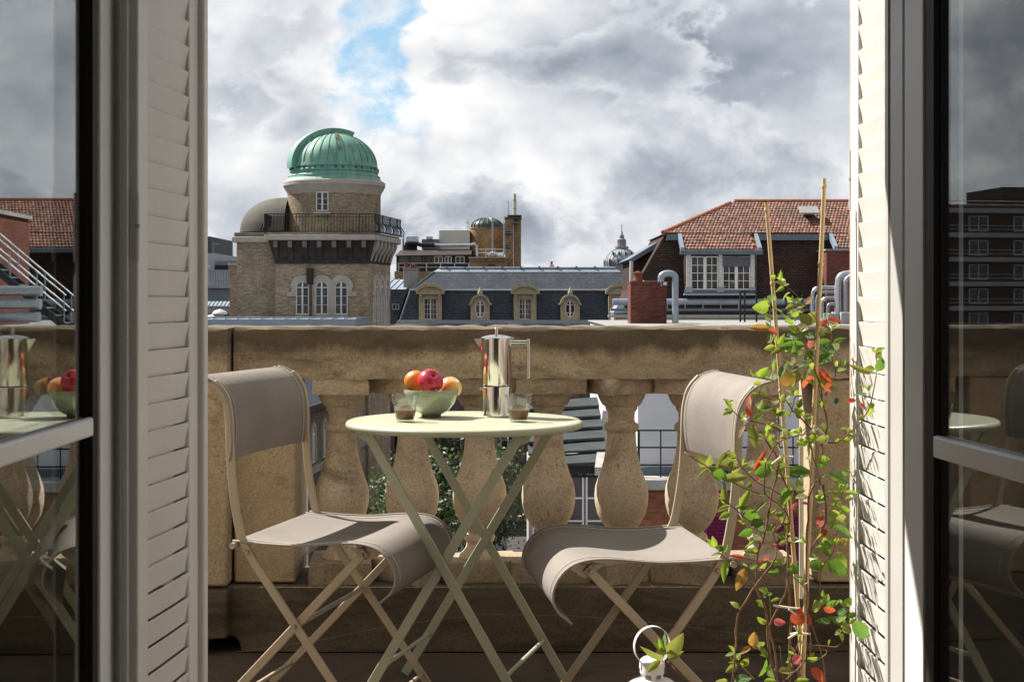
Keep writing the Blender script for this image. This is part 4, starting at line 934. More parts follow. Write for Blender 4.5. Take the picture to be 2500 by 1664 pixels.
# drum, cornice, dome
dc = 104.4; DX = (480+1014/3.015-HX)/F*dc; k_ = dc/F/3.015
def tz(zy): return P(0, 280+zy/3.015, dc).z
brick('drum_brick', (.36, .28, .185), (.26, .20, .13), (.21, .17, .125), w=.40, h=.13, gap=.016, stain=.35, drum=(DX, dc, 340*k_))
MB().lathe([(340*k_, tz(900)), (340*k_, tz(570))], (DX, dc, 0), 64).build('drum', 'drum_brick', tw)
MB().lathe([(342*k_, tz(596)), (346*k_, tz(580)), (362*k_, tz(556)), (368*k_, tz(540)), (374*k_, tz(534)), (374*k_, tz(508)), (366*k_, tz(500)), (300*k_, tz(498))], (DX, dc, 0), 64).build('drum_cornice', 'tower_stone', tw)
dm = MB().lathe([(362*k_, tz(504)), (360*k_, tz(497)), (342*k_, tz(484)), (336*k_, tz(470)), (338*k_, tz(462)), (324*k_, tz(452)), (318*k_, tz(436)), (326*k_, tz(430)), (326*k_, tz(420)), (316*k_, tz(412)), (314*k_, tz(400)), (320*k_, tz(396)), (318*k_, tz(386)),
      *[(312*k_*math.cos(R_(a)), tz(386)+247*k_*math.sin(R_(a))) for a in range(6, 91, 7)], (0, tz(386)+247*k_)], (DX, dc, 0), 64).build('dome', 'green_copper', tw, sharp=30)
for i in range(30):
    a = R_(12*i+4); pts = [(DX+314*k_*math.cos(R_(e))*math.cos(a), dc+314*k_*math.cos(R_(e))*math.sin(a), tz(386)+249*k_*math.sin(R_(e))) for e in range(3, 84, 8)]
    MB().tube(pts, .020, 6).build('dome_rib', 'copper_rib', dm)
for zy, rr in ((262, 266), ):
    pts = [(DX+rr*k_*math.cos(R_(a)), dc+rr*k_*math.sin(R_(a)), tz(zy)) for a in range(180, 361, 6)]; MB().tube(pts, .022, 5).build('dome_seam', 'green_copper', dm)
for i in range(40):
    a = R_(9*i); ub('dome_bracket', dm, DX+322*k_*math.cos(a)-.06, DX+322*k_*math.cos(a)+.06, dc+322*k_*math.sin(a)-.06, dc+322*k_*math.sin(a)+.06, tz(418), tz(402), 'copper_stain' if i % 3 else 'green_copper')
# observing slit: a raised curved hood up the side of the dome
sa = R_(207); sd = Vector((math.cos(sa), math.sin(sa), 0)); sw = Vector((-math.sin(sa), math.cos(sa), 0)); vs = []; fs = []
N = 22
for i in range(N+1):
    e = R_(-4+118*i/N); r0 = 306*k_; r1 = 346*k_
    for s in (-1, 1):
        for r_h in (r0, r1): vs.append(Vector((DX, dc, tz(386)))+sd*(r_h*math.cos(e))+Vector((0, 0, 1))*(r_h*math.sin(e)*(.80 if r_h == r0 else .815))+sw*(.52*s))
for i in range(N):
    b = 4*i; fs += [(b+1, b+3, b+7, b+5), (b, b+1, b+5, b+4), (b+2, b+6, b+7, b+3), (b, b+4, b+6, b+2)]
fs += [(0, 2, 3, 1), (4*N, 4*N+1, 4*N+3, 4*N+2)]
MB().add(vs, fs).build('slit_hood', 'green_copper', dm, sharp=30)
for i, (w_, y_) in enumerate(((.16, 255), (.05, 340), (.05, 360))):
    pts = []
    for e in range(78, 20 if i else 48, -4):
        pts.append((DX+(.30+.14*i)*math.cos(R_(e))*1.3+.12, dc-317*k_*math.cos(R_(e))*.99, tz(386)+251*k_*math.sin(R_(e))))
    MB().path(pts, w_, .02, (1, 0, 0)).build('rust_streak', 'copper_stain', dm)
# drum window with sill
wx0, wx1 = T(882, 0, dc-3.3).x, T(972, 0, dc-3.3).x; yw = dc-340*k_-.02
window(tw, wx0, wx1, T(0, 708, yw).z, T(0, 568, yw).z, yw, 2, 3, .06)
ub('window_sill', tw, wx0-.16, wx1+.16, yw-.25, yw+.2, T(0, 738, yw).z, T(0, 714, yw).z, 'tower_stone')
# three arched windows in a stone surround, again on the side face
def triple(xf, cs, hw, ztop, zbot, y, band, m='tower_stone'):
    for i, c in enumerate(cs):
        zsp = ztop-hw
        out = [(c-hw-.30, zsp-.35)]+[(c-hw-.30, zsp)]+arc(c, zsp, hw+.40, hw+.42, 180, 0, 14)+[(c+hw+.30, zsp)]+[(c+hw+.30, zsp-.35)]
        inn = [(c-hw, zsp-.35)]+[(c-hw, zsp)]+arc(c, zsp, hw, hw, 180, 0, 14)+[(c+hw, zsp)]+[(c+hw, zsp-.35)]
        MB().ring(out, inn, y-.13-.006*i, y+.002, closed=False).build('arch_surround', m, tw, xf=xf)
        window(tw, c-hw, c+hw, zbot, ztop, y+.001, 2, 3, .06, arch=hw, depth=.07, xf=xf)
        ub('window_sill', tw, c-hw-.06, c+hw+.06, y-.22, y, zbot-.22, zbot-.002, m, xf)
    for a, b in zip(cs[:-1], cs[1:]): ub('pier_stone', tw, a+hw+.002, b-hw-.002, y-.112, y-.002, zbot-.2, ztop-hw-.34, m, xf)
    ub('jamb_stone', tw, cs[0]-hw-band, cs[0]-hw-.002, y-.105, y-.002, ztop-hw-.62, ztop-hw-.30, m, xf); ub('jamb_stone', tw, cs[-1]+hw+.002, cs[-1]+hw+band, y-.105, y-.002, ztop-hw-.62, ztop-hw-.30, m, xf)
cs = [T(z, 0).x for z in (780, 922, 1065)]
triple(None, cs, .445, T(0, 1224).z, T(0, 1468).z, 100, .62)
triple(FX, [1.9, 3.5, 5.1], .5, T(0, 1212).z, T(0, 1500).z-1.4, 0, .5)
px0 = T(840, 0).x; MB().box(px0-.24, px0+.22, 99.55, 99.98, T(0, 1250).z, T(0, 1130).z).build('rain_hopper', 'brown_cladding', tw, bevel=.05); rod('rain_pipe', tw, (px0+.02, 99.80, T(0, 1255).z), (px0+.02, 99.80, GZ), .10, 'copper_stain')
# iron balcony with bellied bars
rl = MB(); path_ = [Vector((sx0-.02, 104.0, 0)), Vector((sx0-.02, 99.28, 0)), Vector((sx1+.02, 99.28, 0)), Vector((sb-.02, 106.8, 0))]
zr0 = zs1+.14; zr1 = T(0, 730, 99.2).z
bp = [(0, 0), (.13, .12), (.17, .30), (.10, .52), (.0, .72), (-.02, .92), (.0, zr1-zr0)]
seg_i = 0
bar_me = MB().tube([(0, -o, z) for o, z in bp], .021, 5).mesh('railing_bar', 'iron_black'); scroll_me = MB().tube([(0, -o*1.6, z) for o, z in bp], .036, 6).mesh('railing_post', 'iron_black')
for a, b in zip(path_[:-1], path_[1:]):
    dv = (b-a); L = dv.length; dv.normalize(); ang = math.atan2(dv.y, dv.x)
    if abs(dv.x) < .2 and dv.y < 0: pass
    n = int(L/.215)
    for i in range(n+1):
        p = a+dv*(L*i/n); piece('railing_post' if i in (0, n) or i % 10 == 0 else 'railing_bar', scroll_me if i in (0, n) or i % 10 == 0 else bar_me, tw, Matrix.Translation((p.x, p.y, zr0)) @ Matrix.Rotation(ang, 4, 'Z'))
    for z, r in ((zr1, .032), (zr1-.20, .018), (zr0+.06, .022)): rod('railing_rail', tw, (a.x, a.y, z), (b.x, b.y, z), r, 'iron_black', 6)
# lower wing with a half-dome roof
wl, wr = T(295, 0, 101).x, T(600, 0, 101).x
MB().box(wl, wr, 101, 112, GZ, T(0, 938, 101).z).build('wing_wall', 'tower_brick', tw)
MB().box(T(243, 0, 103).x, wl+.3, 103, 111, GZ, T(0, 1108, 103).z).build('wing_wall', 'tower_brick', tw)
MB().box(T(232, 0, 103).x, wl+.3, 102.85, 111, T(0, 1108, 103).z, T(0, 1090, 103).z).build('wing_coping', 'tower_stone', tw)
MB().box(T(258, 0, 100.6).x, fl-.43, 100.6, 111.5, T(0, 938, 100.6).z, T(0, 897, 100.6).z).build('wing_cornice', 'tower_stone', tw, bevel=.05)
MB().box(T(276, 0, 100.9).x, fl-.43, 100.9, 111.5, T(0, 897, 100.6).z, T(0, 866, 100.9).z).build('wing_parapet', 'mossy_stone', tw, bevel=.04)
ax0 = (480+690/3.015-HX)/F*104.8; arx = (690-322)/3.015/F*104.8; az = P(0, 280+868/3.015, 104.8).z; arz = (868-610)/3.015/F*104.8
vs = []; fs = []
for i in range(13):
    e = R_(90*i/12)
    for j in range(25):
        a = R_(90+180*j/24); vs.append((ax0+arx*math.cos(e)**.75*math.cos(a), 104.8+2.9*math.cos(e)*math.sin(a), az+arz*math.sin(e)))
for i in range(12): fs += [(i*25+j, i*25+j+1, (i+1)*25+j+1, (i+1)*25+j) for j in range(24)]
MB().add(vs, fs).build('half_dome', 'apse_lead', tw, sharp=40)
rod('vent_pipe', tw, T(413, 1560, 99), T(413, 1495, 99), .14, 'zinc_dark'); MB().lathe([(.26, 0), (.22, .1), (0, .16)], T(413, 1500, 99), 12).build('vent_cap', 'zinc', tw)

# ------------------------------------------------------------------ brick wing along the street, below
fdir = Vector((.084, 1, 0)).normalized(); wa = math.atan2(fdir.y, fdir.x)
# frame whose x runs along the facade away from us, -y looks to the street
wg = thing('street_wing', 'lower brick wing with arched windows along the street', 'building', (-10.03+.084*(66-100), 66, GZ), wa)
H = -GZ; zc = -5.3+H; LW = 33.5
def wing_side(x0, x1, y0, y1, z0, z1): return (x0, x1, y0, y1, z0, z1)
# local y positive is away from the street (to the left), local -y the street
MB().box(0, LW, 0, 12, 0, zc).build('wall', 'street_shade_brick', wg)
MB().box(-.3, LW, -.45, 12, zc, zc+.45).build('cornice', 'soot_stone', wg, bevel=.06)
MB().hexa([(-.3, -.3, zc+.45), (LW, -.3, zc+.45), (LW, 12, zc+.45), (-.3, 12, zc+.45)], [(2.5, 3.2, zc+4.6), (LW, 3.2, zc+4.6), (LW, 11.5, zc+4.6), (2.5, 11.5, zc+4.6)]).build('roof', 'zinc_dark', wg)
for z in (-8.85, -13.2): MB().box(-.1, LW, -.28, 0, z+H, z+H+.40).build('stone_band', 'street_shade_stone', wg, bevel=.04)
for i in range(11):
    x = 1.6+3.0*i
    for za, zb, hw in ((-8.3, -6.25, .42), (-12.8, -9.9, .5)):
        zt_, zb_ = zb+H, za+H
        out = [(x-hw-.28, zb_)]+arc(x, zt_-hw, hw+.30, hw+.32, 180, 0, 10)+[(x+hw+.28, zb_)]; inn = [(x-hw, zb_)]+arc(x, zt_-hw, hw, hw, 180, 0, 10)+[(x+hw, zb_)]
        MB().ring(out, inn, -.12, .002, closed=False).build('arch_surround', 'street_shade_stone', wg)
        window(wg, x-hw, x+hw, zb_, zt_, .001, 2, 2, .05, arch=hw, depth=.06)
for x in (13.0, 14.2, 27.5): rod('rain_pipe', wg, (x, -.22, 0), (x, -.22, zc), .12, 'bright_pipe')

# ------------------------------------------------------------------ slate-roofed mansard building
def S(zx, zy, d=130): return P(940+zx/3.8, 440+zy/3.8, d)
sl = thing('slate_roof_building', 'long mansard building with blue slate roof and stone dormers', 'building', (S(1200, 0).x, 134, GZ))
zg = S(0, 1300, 129.8).z; zb = S(0, 1016, 131).z; zr = S(0, 850, 133).z; zr2 = S(0, 818, 133.5).z
XL0, XL1, XL2 = S(140, 0, 129.8).x, S(238, 0, 131).x, S(450, 0, 133.0).x; XR = S(2420, 0, 131).x
MB().hexa([(XL0, 129.8, zg), (XR, 129.8, zg), (XR, 144, zg), (XL0, 144, zg)], [(XL1, 131, zb), (XR, 131, zb), (XR, 142, zb), (XL1, 142, zb)]).build('mansard_roof', 'slate', sl)
MB().hexa([(XL1, 130.97, zb+.02), (XR, 130.97, zb+.02), (XR, 142, zb+.02), (XL1, 142, zb+.02)], [(XL2, 133.0, zr), (XR-2.2, 133.0, zr), (XR-2.2, 136, zr), (XL2, 136, zr)]).build('upper_roof', 'slate', sl)
MB().hexa([(XL2-.1, 132.95, zr), (XR-2.1, 132.95, zr), (XR-2.1, 136.1, zr), (XL2-.1, 136.1, zr)], [(XL2+.5, 133.45, zr2), (XR-2.6, 133.45, zr2), (XR-2.6, 135.0, zr2), (XL2+.5, 135.0, zr2)]).build('ridge_zinc', 'zinc', sl)
MB().tube([(XL2+.5, 133.45, zr2+.05), (XR-2.6, 133.45, zr2+.05)], .10, 8).build('ridge_roll', 'zinc', sl)
for i in range(9): x = XL2+1.2+i*(XR-XL2-4)/9; ub('ridge_clip', sl, x-.08, x+.08, 133.3, 133.6, zr2, zr2+.22, 'zinc_dark')
MB().box(XL1-.1, XR, 130.78, 130.98, zb-.06, zb+.10).build('break_flashing', 'bright_pipe', sl)
MB().tube([(XL0, 129.8, zg), (XL1, 131, zb), (XL2, 133.0, zr)], .09, 6).build('hip_flashing', 'zinc_dark', sl)
gz = S(0, 1330, 129.2).z
MB().box(XL0-.3, XR, 129.2, 129.9, gz, gz+.22).build('gutter', 'zinc', sl); MB().box(XL0-.2, XR, 129.42, 129.95, gz+.22, zg+.05).build('gutter_upstand', 'zinc', sl)
MB().box(XL0-.2, XR, 129.9, 143.5, GZ, zg-.01).build('wall', 'dark_stone_wall', sl)
MB().box(XL0-.5, XR, 128.9, 129.9, gz-.75, gz-.02).build('cornice', 'dark_stone_wall', sl, bevel=.1)
for z, hh, o in ((-6.9, .9, .7), (-9.6, .35, .4)): MB().box(XL0-.3, XR, 129.9-o, 129.9, z, z+hh).build('entablature', 'dark_stone_wall', sl, bevel=.06)
for i in range(10):
    x = XL0+1.2+i*2.45
    MB().box(x-.32, x+.32, 129.55, 129.9, -13.5, -6.9).build('pilaster', 'dark_stone_wall', sl)
    if i < 9:
        c = x+1.22; out = [(c-.85, -13)]+arc(c, -10.9, .85, .85, 180, 0, 12)+[(c+.85, -13)]; inn = [(c-.68, -13)]+arc(c, -10.9, .68, .68, 180, 0, 12)+[(c+.68, -13)]
        MB().ring(out, inn, 129.7, 129.9, closed=False).build('arch', 'dark_stone_wall', sl); window(sl, c-.66, c+.66, -13, -10.24, 129.89, 2, 3, .06, arch=.66)
        window(sl, c-.55, c+.55, -5.5, -3.4, 129.89, 2, 3, .06, depth=.12)
def front_y(z): return 129.8+(z-zg)/(zb-zg)*1.2
def dormer(zx):
    yf = 129.5; cx = S(zx, 0, yf).x; k = yf/F/3.8
    z0, zw0, zw1, zc_, zt_ = zg-.02, S(0, 1290, yf).z, S(0, 1100, yf).z, S(0, 1045, yf).z, S(0, 972, yf).z
    b = MB().ring([(cx-105*k, z0), (cx+105*k, z0), (cx+105*k, zc_), (cx-105*k, zc_)], [(cx-58*k, zw0), (cx+58*k, zw0), (cx+58*k, zw1), (cx-58*k, zw1)], yf, yf+.34).build('dormer', 'dormer_stone', sl, bevel=.03)
    MB().box(cx-100*k, cx+100*k, yf+.341, 132.2, z0, zc_-.02).build('dormer_cheek', 'zinc_dark', b)
    ped = [(cx-128*k, zc_)]+arc(cx, zc_, 128*k, zt_-zc_, 180, 0, 16); MB().prism(ped, yf-.22, 132.6).build('pediment', 'dormer_stone', b, bevel=.03)
    out = [(cx-128*k, zc_)]+arc(cx, zc_+.02, 134*k, zt_-zc_+.12, 180, 0, 16)+[(cx+128*k, zc_)]; inn = [(cx-118*k, zc_)]+arc(cx, zc_+.02, 112*k, zt_-zc_-.16, 180, 0, 16)+[(cx+118*k, zc_)]
    MB().ring(out, inn, yf-.42, yf-.1, closed=False).build('pediment_moulding', 'dormer_stone', b)
    MB().box(cx-130*k, cx+130*k, yf-.36, yf+.1, zc_-.10, zc_+.05).build('pediment_base', 'dormer_stone', b)
    for s in (-1, 1): MB().prism([(yf-.30, zc_-.1), (yf-.30, zc_-.25), (yf-.12, zc_-.5), (yf-.10, zc_-.75), (yf, zc_-.75), (yf, zc_-.1)], cx+s*86*k-.13, cx+s*86*k+.13, 'x').build('console', 'dormer_stone', b)
    window(sl, cx-57*k, cx+57*k, zw0, zw1, yf+.30, 4, 4, .05, depth=.1, bar=.03)
def oculus(zx):
    yf = 129.55; cx = S(zx, 0, yf).x; k = yf/F/3.8; z0 = zg-.02; zsh, zt_ = S(0, 1150, yf).z, S(0, 1068, yf).z; zo = S(0, 1192, yf).z; rx, rz = 47*k, 82*k
    body = [(cx-88*k, z0), (cx+88*k, z0), (cx+88*k, zsh)]+arc(cx, zsh, 80*k, zt_-zsh, 0, 180, 17)+[(cx-88*k, zsh)]
    # ring needs equal counts
    n = len(body); inn = []
    for (a, b_) in body:
        th = math.atan2((b_-zo)/rz, (a-cx)/rx); inn.append((cx+rx*math.cos(th), zo+rz*math.sin(th)))
    # add points along the straight bottom and sides so that the oval stays round
    def dens(poly, m=6):
        o = []
        for i in range(len(poly)):
            a, b_ = poly[i], poly[(i+1) % len(poly)]; q = m if math.hypot(a[0]-b_[0], a[1]-b_[1]) > .5 else 1
            o += [(a[0]+(b_[0]-a[0])*j/q, a[1]+(b_[1]-a[1])*j/q) for j in range(q)]
        return o
    body = dens(body); inn = [(cx+rx*math.cos(math.atan2((b_-zo)/rz, (a-cx)/rx)), zo+rz*math.sin(math.atan2((b_-zo)/rz, (a-cx)/rx))) for a, b_ in body]
    b = MB().ring(body, inn, yf, yf+.3).build('oculus_dormer', 'dormer_stone', sl)
    MB().box(cx-80*k, cx+80*k, yf+.301, 132.2, z0, zsh).build('dormer_cheek', 'zinc_dark', b)
    out = [(cx-106*k, zsh-.05), (cx-106*k, zsh+.07)]+arc(cx, zsh, 92*k, zt_-zsh+.12, 170, 10, 14)+[(cx+106*k, zsh+.07), (cx+106*k, zsh-.05)]; i2 = [(cx-88*k, zsh-.06), (cx-88*k, zsh-.02)]+arc(cx, zsh, 76*k, zt_-zsh-.08, 170, 10, 14)+[(cx+88*k, zsh-.02), (cx+88*k, zsh-.06)]
    MB().ring(out, i2, yf-.28, yf+.6, closed=False).build('hood_mould', 'dormer_stone', b)
    MB().lathe([(.16, zt_), (.22, zt_+.15), (.20, zt_+.38), (.10, zt_+.52), (.05, zt_+.70), (0, zt_+.75)], (cx, yf-.05, 0), 12).build('finial', 'tower_stone', b)
    out = [(cx+rx*math.cos(R_(a)), zo+rz*math.sin(R_(a))) for a in range(0, 360, 12)]; i3 = [(cx+(rx-.09)*math.cos(R_(a)), zo+(rz-.09)*math.sin(R_(a))) for a in range(0, 360, 12)]
    w = MB().ring(out, i3, yf+.10, yf+.24).build('oval_window', 'white_joinery', sl)
    MB().prism(out, yf+.22, yf+.24).build('pane', 'far_pane', w)
    ub('glazing_bar', w, cx-.08, cx+.08, yf+.13, yf+.23, zo-rz+.05, zo+rz-.05, 'white_joinery')
    for zz in (-.45, .45): ub('glazing_bar', w, cx-rx*.85, cx+rx*.85, yf+.15, yf+.22, zo+zz*rz-.03, zo+zz*rz+.03, 'white_joinery')
for z in (420, 1300, 2178): dormer(z)
for z in (882, 1718): oculus(z)
# annex at its left end
an = thing('slate_annex', 'low slate and zinc annex at the end of the mansard building', 'building', (S(130, 0, 128).x, 132, GZ))
xa0, xa1 = S(-260, 0, 131.5).x, S(228, 0, 131.5).x; za0, za1 = S(0, 1345, 130.6).z, S(0, 1012, 132).z
MB().hexa([(xa0, 130.6, za0), (xa1-1.2, 130.6, za0), (xa1-1.2, 140, za0), (xa0, 140, za0)], [(xa0, 132, za1), (xa1-.2, 132, za1), (xa1-.2, 140, za1), (xa0, 140, za1)]).build('mansard_roof', 'slate', an)
MB().hexa([(xa0, 131.9, za1+.01), (xa1-.4, 131.9, za1+.01), (xa1-.4, 140, za1+.01), (xa0, 140, za1+.01)], [(xa0, 137, za1+1.0), (xa1+.3, 137, za1+1.0), (xa1+.3, 138, za1+1.0), (xa0, 138, za1+1.0)]).build('zinc_roof', 'zinc', an)
for i in range(8): x = xa1-1.0-i*.55; MB().bar((x-.3, 132.0, za1+.08), (x+.2, 137, za1+1.06), .06, .06, (1, 0, 0)).build('standing_seam', 'zinc', an)
MB().box(xa0, xa1-1.3, 130.9, 139.5, GZ, za0-.01).build('wall', 'dark_stone_wall', an)
MB().box(xa0, xa1-1.1, 130.3, 130.9, za0-.12, za0+.1).build('gutter', 'zinc', an)
window(an, S(68, 0, 130.9).x, S(132, 0, 130.9).x, S(0, 1200, 130.9).z, S(0, 1145, 130.9).z, 130.98, 2, 1, .07, depth=.3, m='zinc')
ch = thing('chimney_stack', 'pale rendered chimney stack with red pots on the zinc roof', 'chimney', (S(235, 0, 133).x, 133, za1))
MB().box(S(170, 0, 133).x, S(302, 0, 133).x, 133, 134.4, za1-.4, S(0, 826, 133).z).build('stack', 'concrete', ch, bevel=.04)
MB().box(S(164, 0, 133).x, S(308, 0, 133).x, 132.9, 134.5, S(0, 826, 133).z, S(0, 815, 133).z).build('cap', 'concrete', ch)
for z, hh in ((196, 768), (248, 782), (276, 776)):
    MB().lathe([(.20, 0), (.17, .1), (.15, S(0, hh, 133.5).z-S(0, 815, 133.5).z), (.11, S(0, hh, 133.5).z-S(0, 815, 133.5).z)], S(z, 815, 133.5), 12).build('chimney_pot', 'chimney_pot', ch)
c2 = thing('chimney_stack', 'small stone chimney with one red pot on the slate ridge', 'chimney', S(1545, 812, 134))
MB().box(S(1524, 0, 134).x, S(1568, 0, 134).x, 133.9, 134.8, zr2-.6, S(0, 782, 134).z).build('stack', 'tower_stone', c2, bevel=.04)
MB().lathe([(.14, 0), (.11, .06), (.10, .24), (.13, .26), (.13, .31)], S(1545, 784, 134.3), 12).build('chimney_pot', 'chimney_pot', c2)

# ------------------------------------------------------------------ beyond: brown laboratory, ochre brick tower, far dome
lab = thing('roof_laboratory', 'dark brown laboratory storey with ribbon windows and rooftop plant', 'building', (S(450, 0, 200).x, 205, GZ))
def L2(zx, zy, d=200): return S(zx, zy, d)
MB().box(L2(105, 0).x, L2(800, 0).x, 200, 214, GZ, L2(0, 690).z).build('wall', 'brown_cladding', lab)
MB().hexa([(L2(95, 0).x, 199.3, L2(0, 700).z), (L2(800, 0).x, 199.3, L2(0, 690).z), (L2(800, 0).x, 214, L2(0, 690).z), (L2(95, 0).x, 214, L2(0, 700).z)], [(L2(130, 0).x, 203, L2(0, 640).z), (L2(800, 0).x, 203, L2(0, 636).z), (L2(800, 0).x, 213, L2(0, 636).z), (L2(130, 0).x, 213, L2(0, 640).z)]).build('roof', 'brown_cladding', lab)
for a, b in ((130, 222), (234, 338), (350, 446), (456, 536), (552, 618), (654, 738)): window(lab, L2(a, 0).x, L2(b, 0).x, L2(0, 770).z, L2(0, 704).z, 199.99, 2, 1, .10, depth=.08, bar=.08, m='dark_stone_wall' if a < 440 else 'white_joinery')
for z in (770, 806): rod('safety_rail', lab, L2(118, z, 196), L2(782, z, 196), .035, 'machine_white', 6)
for i in range(6): rod('rail_post', lab, L2(126+130*i, 770, 196), L2(126+130*i, 845, 196), .04, 'machine_white', 6)
MB().box(L2(90, 0, 196).x, L2(800, 0, 196).x, 195.6, 200, GZ, L2(0, 845, 196).z).build('terrace', 'ochre_brick', lab)
MB().box(L2(500, 0, 206).x, L2(786, 0, 206).x, 206, 212, L2(0, 642, 206).z, L2(0, 462, 206).z).build('plant_room', 'beige_panel', lab, bevel=.05)
MB().box(L2(192, 0, 204).x, L2(302, 0, 204).x, 204, 207, L2(0, 582, 204).z, L2(0, 516, 204).z).build('cooling_unit', 'machine_white', lab, bevel=.08)
MB().box(L2(206, 0, 204).x, L2(290, 0, 204).x, 204.6, 206.5, L2(0, 642, 204).z, L2(0, 582, 204).z).build('unit_base', 'machine_black', lab)
MB().tube([L2(190, 600, 203.5), L2(200, 585, 203.5), L2(230, 582, 203.5), L2(300, 588, 203.5), L2(330, 600, 203.5), L2(470, 602, 203.5)], .30, 10).build('black_duct', 'machine_black', lab)
MB().tube([L2(194, 600, 203.5), L2(194, 668, 203.5)], .32, 10).build('black_duct', 'machine_black', lab)
MB().box(L2(340, 0, 205).x, L2(498, 0, 205).x, 205, 209, L2(0, 640, 205).z, L2(0, 545, 205).z).build('plant_cabinet', 'modern_grey', lab, bevel=.05)
MB().box(L2(385, 0, 205).x, L2(440, 0, 205).x, 204.5, 207, L2(0, 545, 205).z, L2(0, 522, 205).z).build('fan_housing', 'machine_white', lab)
MB().tube([L2(460, 596, 203), L2(520, 604, 203), L2(790, 600, 203), L2(830, 590, 203), L2(848, 610, 203), L2(850, 700, 203)], .22, 10).build('silver_duct', 'bright_pipe', lab)
for z in (172, 164): rod('mast', lab, L2(z, 660, 203), L2(z, 505 if z == 172 else 540, 203), .07 if z == 172 else .05, 'modern_grey', 6)
rod('aerial', lab, L2(780, 470, 206.5), L2(780, 380, 206.5), .05, 'modern_grey', 5); rod('aerial', lab, L2(752, 392, 206.5), L2(782, 400, 206.5), .04, 'modern_grey', 5); rod('aerial', lab, L2(762, 470, 206.5), L2(762, 360, 206.5), .04, 'modern_grey', 5)

oc = thing('ochre_brick_tower', 'round ochre brick drum with dark dome and square chimney tower', 'tower', (S(1000, 0, 206).x, 206, GZ))
dcy = 208; DR = (1105-790)/2/3.8/F*dcy; ODX = P(940+947/3.8, 0, dcy).x
brick('ochre_drum', (.37, .235, .12), (.28, .175, .09), (.23, .17, .105), w=.5, h=.22, gap=.03, stain=.35, drum=(ODX, dcy, DR))
MB().lathe([(DR, GZ), (DR, S(0, 452, dcy).z), (DR*1.03, S(0, 450, dcy).z), (DR*1.03, S(0, 442, dcy).z)], (ODX, dcy, 0), 48).build('drum', 'ochre_drum', oc, sharp=30)
zd = S(0, 442, dcy).z; hd = S(0, 352, dcy).z-zd
odm = MB().lathe([(DR*.96, zd), *[(DR*.95*math.cos(R_(a))**.85, zd+hd*math.sin(R_(a))) for a in range(5, 90, 7)], (0, zd+hd)], (ODX, dcy, 0), 48).build('dome', 'dark_dome', oc, sharp=40)
for i in range(20):
    a = R_(18*i+3); MB().tube([(ODX+DR*.96*math.cos(R_(e))**.85*math.cos(a), dcy+DR*.96*math.cos(R_(e))**.85*math.sin(a), zd+hd*1.005*math.sin(R_(e))) for e in range(4, 86, 10)], .07, 5).build('dome_rib', 'dark_dome', odm)
for zx, a, b in ((998, 350, 660), (1104, 395, 690)): rod('flue_pipe', oc, S(zx, b, 200.5), S(zx, a, 200.5), .12, 'grey_pipe', 10)
MB().box(S(780, 0, 199).x, S(1132, 0, 199).x, 199, 208, GZ, S(0, 722, 199).z).build('lower_block', 'ochre_brick', oc)
MB().box(S(772, 0, 198.7).x, S(1140, 0, 198.7).x, 198.7, 208, S(0, 722, 199).z, S(0, 712, 199).z).build('coping', 'tower_stone', oc)
o2 = S(988, 0, 199).x; out = [(o2-.74, S(0, 830, 199).z)]+arc(o2, S(0, 815, 199).z, .74, .62, 180, 0, 14)+[(o2+.74, S(0, 830, 199).z)]; inn = [(o2-.56, S(0, 830, 199).z)]+arc(o2, S(0, 815, 199).z, .56, .46, 180, 0, 14)+[(o2+.56, S(0, 830, 199).z)]
MB().ring(out, inn, 198.8, 199, closed=False).build('arch_surround', 'red_brick', oc); MB().prism(inn, 198.9, 199).build('pane', 'far_pane', oc)
for i in range(24): x = S(786+14*i, 0, 198.9).x; ub('dentil', oc, x-.12, x+.12, 198.75, 199, S(0, 748, 199).z, S(0, 738, 199).z, 'ochre_brick')
MB().box(S(1113, 0, 201).x, S(1192, 0, 201).x, 201, 206, GZ, S(0, 345, 201).z).build('chimney_shaft', 'ochre_brick', oc)
MB().box(S(1194, 0, 201.6).x, S(1262, 0, 201.6).x, 201.6, 206.2, GZ, S(0, 345, 201.6).z).build('chimney_shaft', 'ochre_brick', oc)
MB().box(S(1108, 0, 200.7).x, S(1268, 0, 200.7).x, 200.7, 206.4, S(0, 350, 200.7).z, S(0, 340, 200.7).z).build('shaft_cap', 'dark_stone_wall', oc)
MB().box(S(1135, 0, 200.7).x, S(1268, 0, 200.7).x, 200.7, 206.4, S(0, 328, 200.7).z, S(0, 321, 200.7).z).build('cap_plate', 'dark_stone_wall', oc)
for zx in (1140, 1196, 1258): rod('cap_leg', oc, S(zx, 342, 201.2), S(zx, 326, 201.2), .08, 'dark_stone_wall', 6)
for zx, zy in ((1142, 488), (1142, 615), (1208, 392)):
    p = S(zx, zy, 200.6); MB().box(p.x-.32, p.x+.32, 200.7, 201, p.z-.2, p.z+.2).build('vent_louvre', 'machine_black', oc); MB().box(p.x-.52, p.x+.52, 200.6, 201, p.z-.06, p.z+.06).build('vent_shelf', 'concrete', oc)
MB().tube([S(1203, 322, 203), S(1203, 190, 203), S(1203, 188, 203), S(1203, 125, 203)], [.25, .25, .22, .22], 14).build('steel_stack', 'beige_panel', oc)
for zy in (185, 262): MB().tube([S(1203, zy+2, 203), S(1203, zy-2, 203)], .28, 14).build('stack_band', 'concrete', oc)
rod('aerial', oc, S(1146, 325, 202), S(1142, 190, 202), .04, 'modern_grey', 5)
for z in (640, 672): rod('safety_rail', oc, S(845, z, 199.2), S(1100, z, 199.2), .035, 'machine_white', 5)
for i in range(4): rod('rail_post', oc, S(855+82*i, 640, 199.2), S(855+82*i, 712, 199.2), .035, 'machine_white', 5)
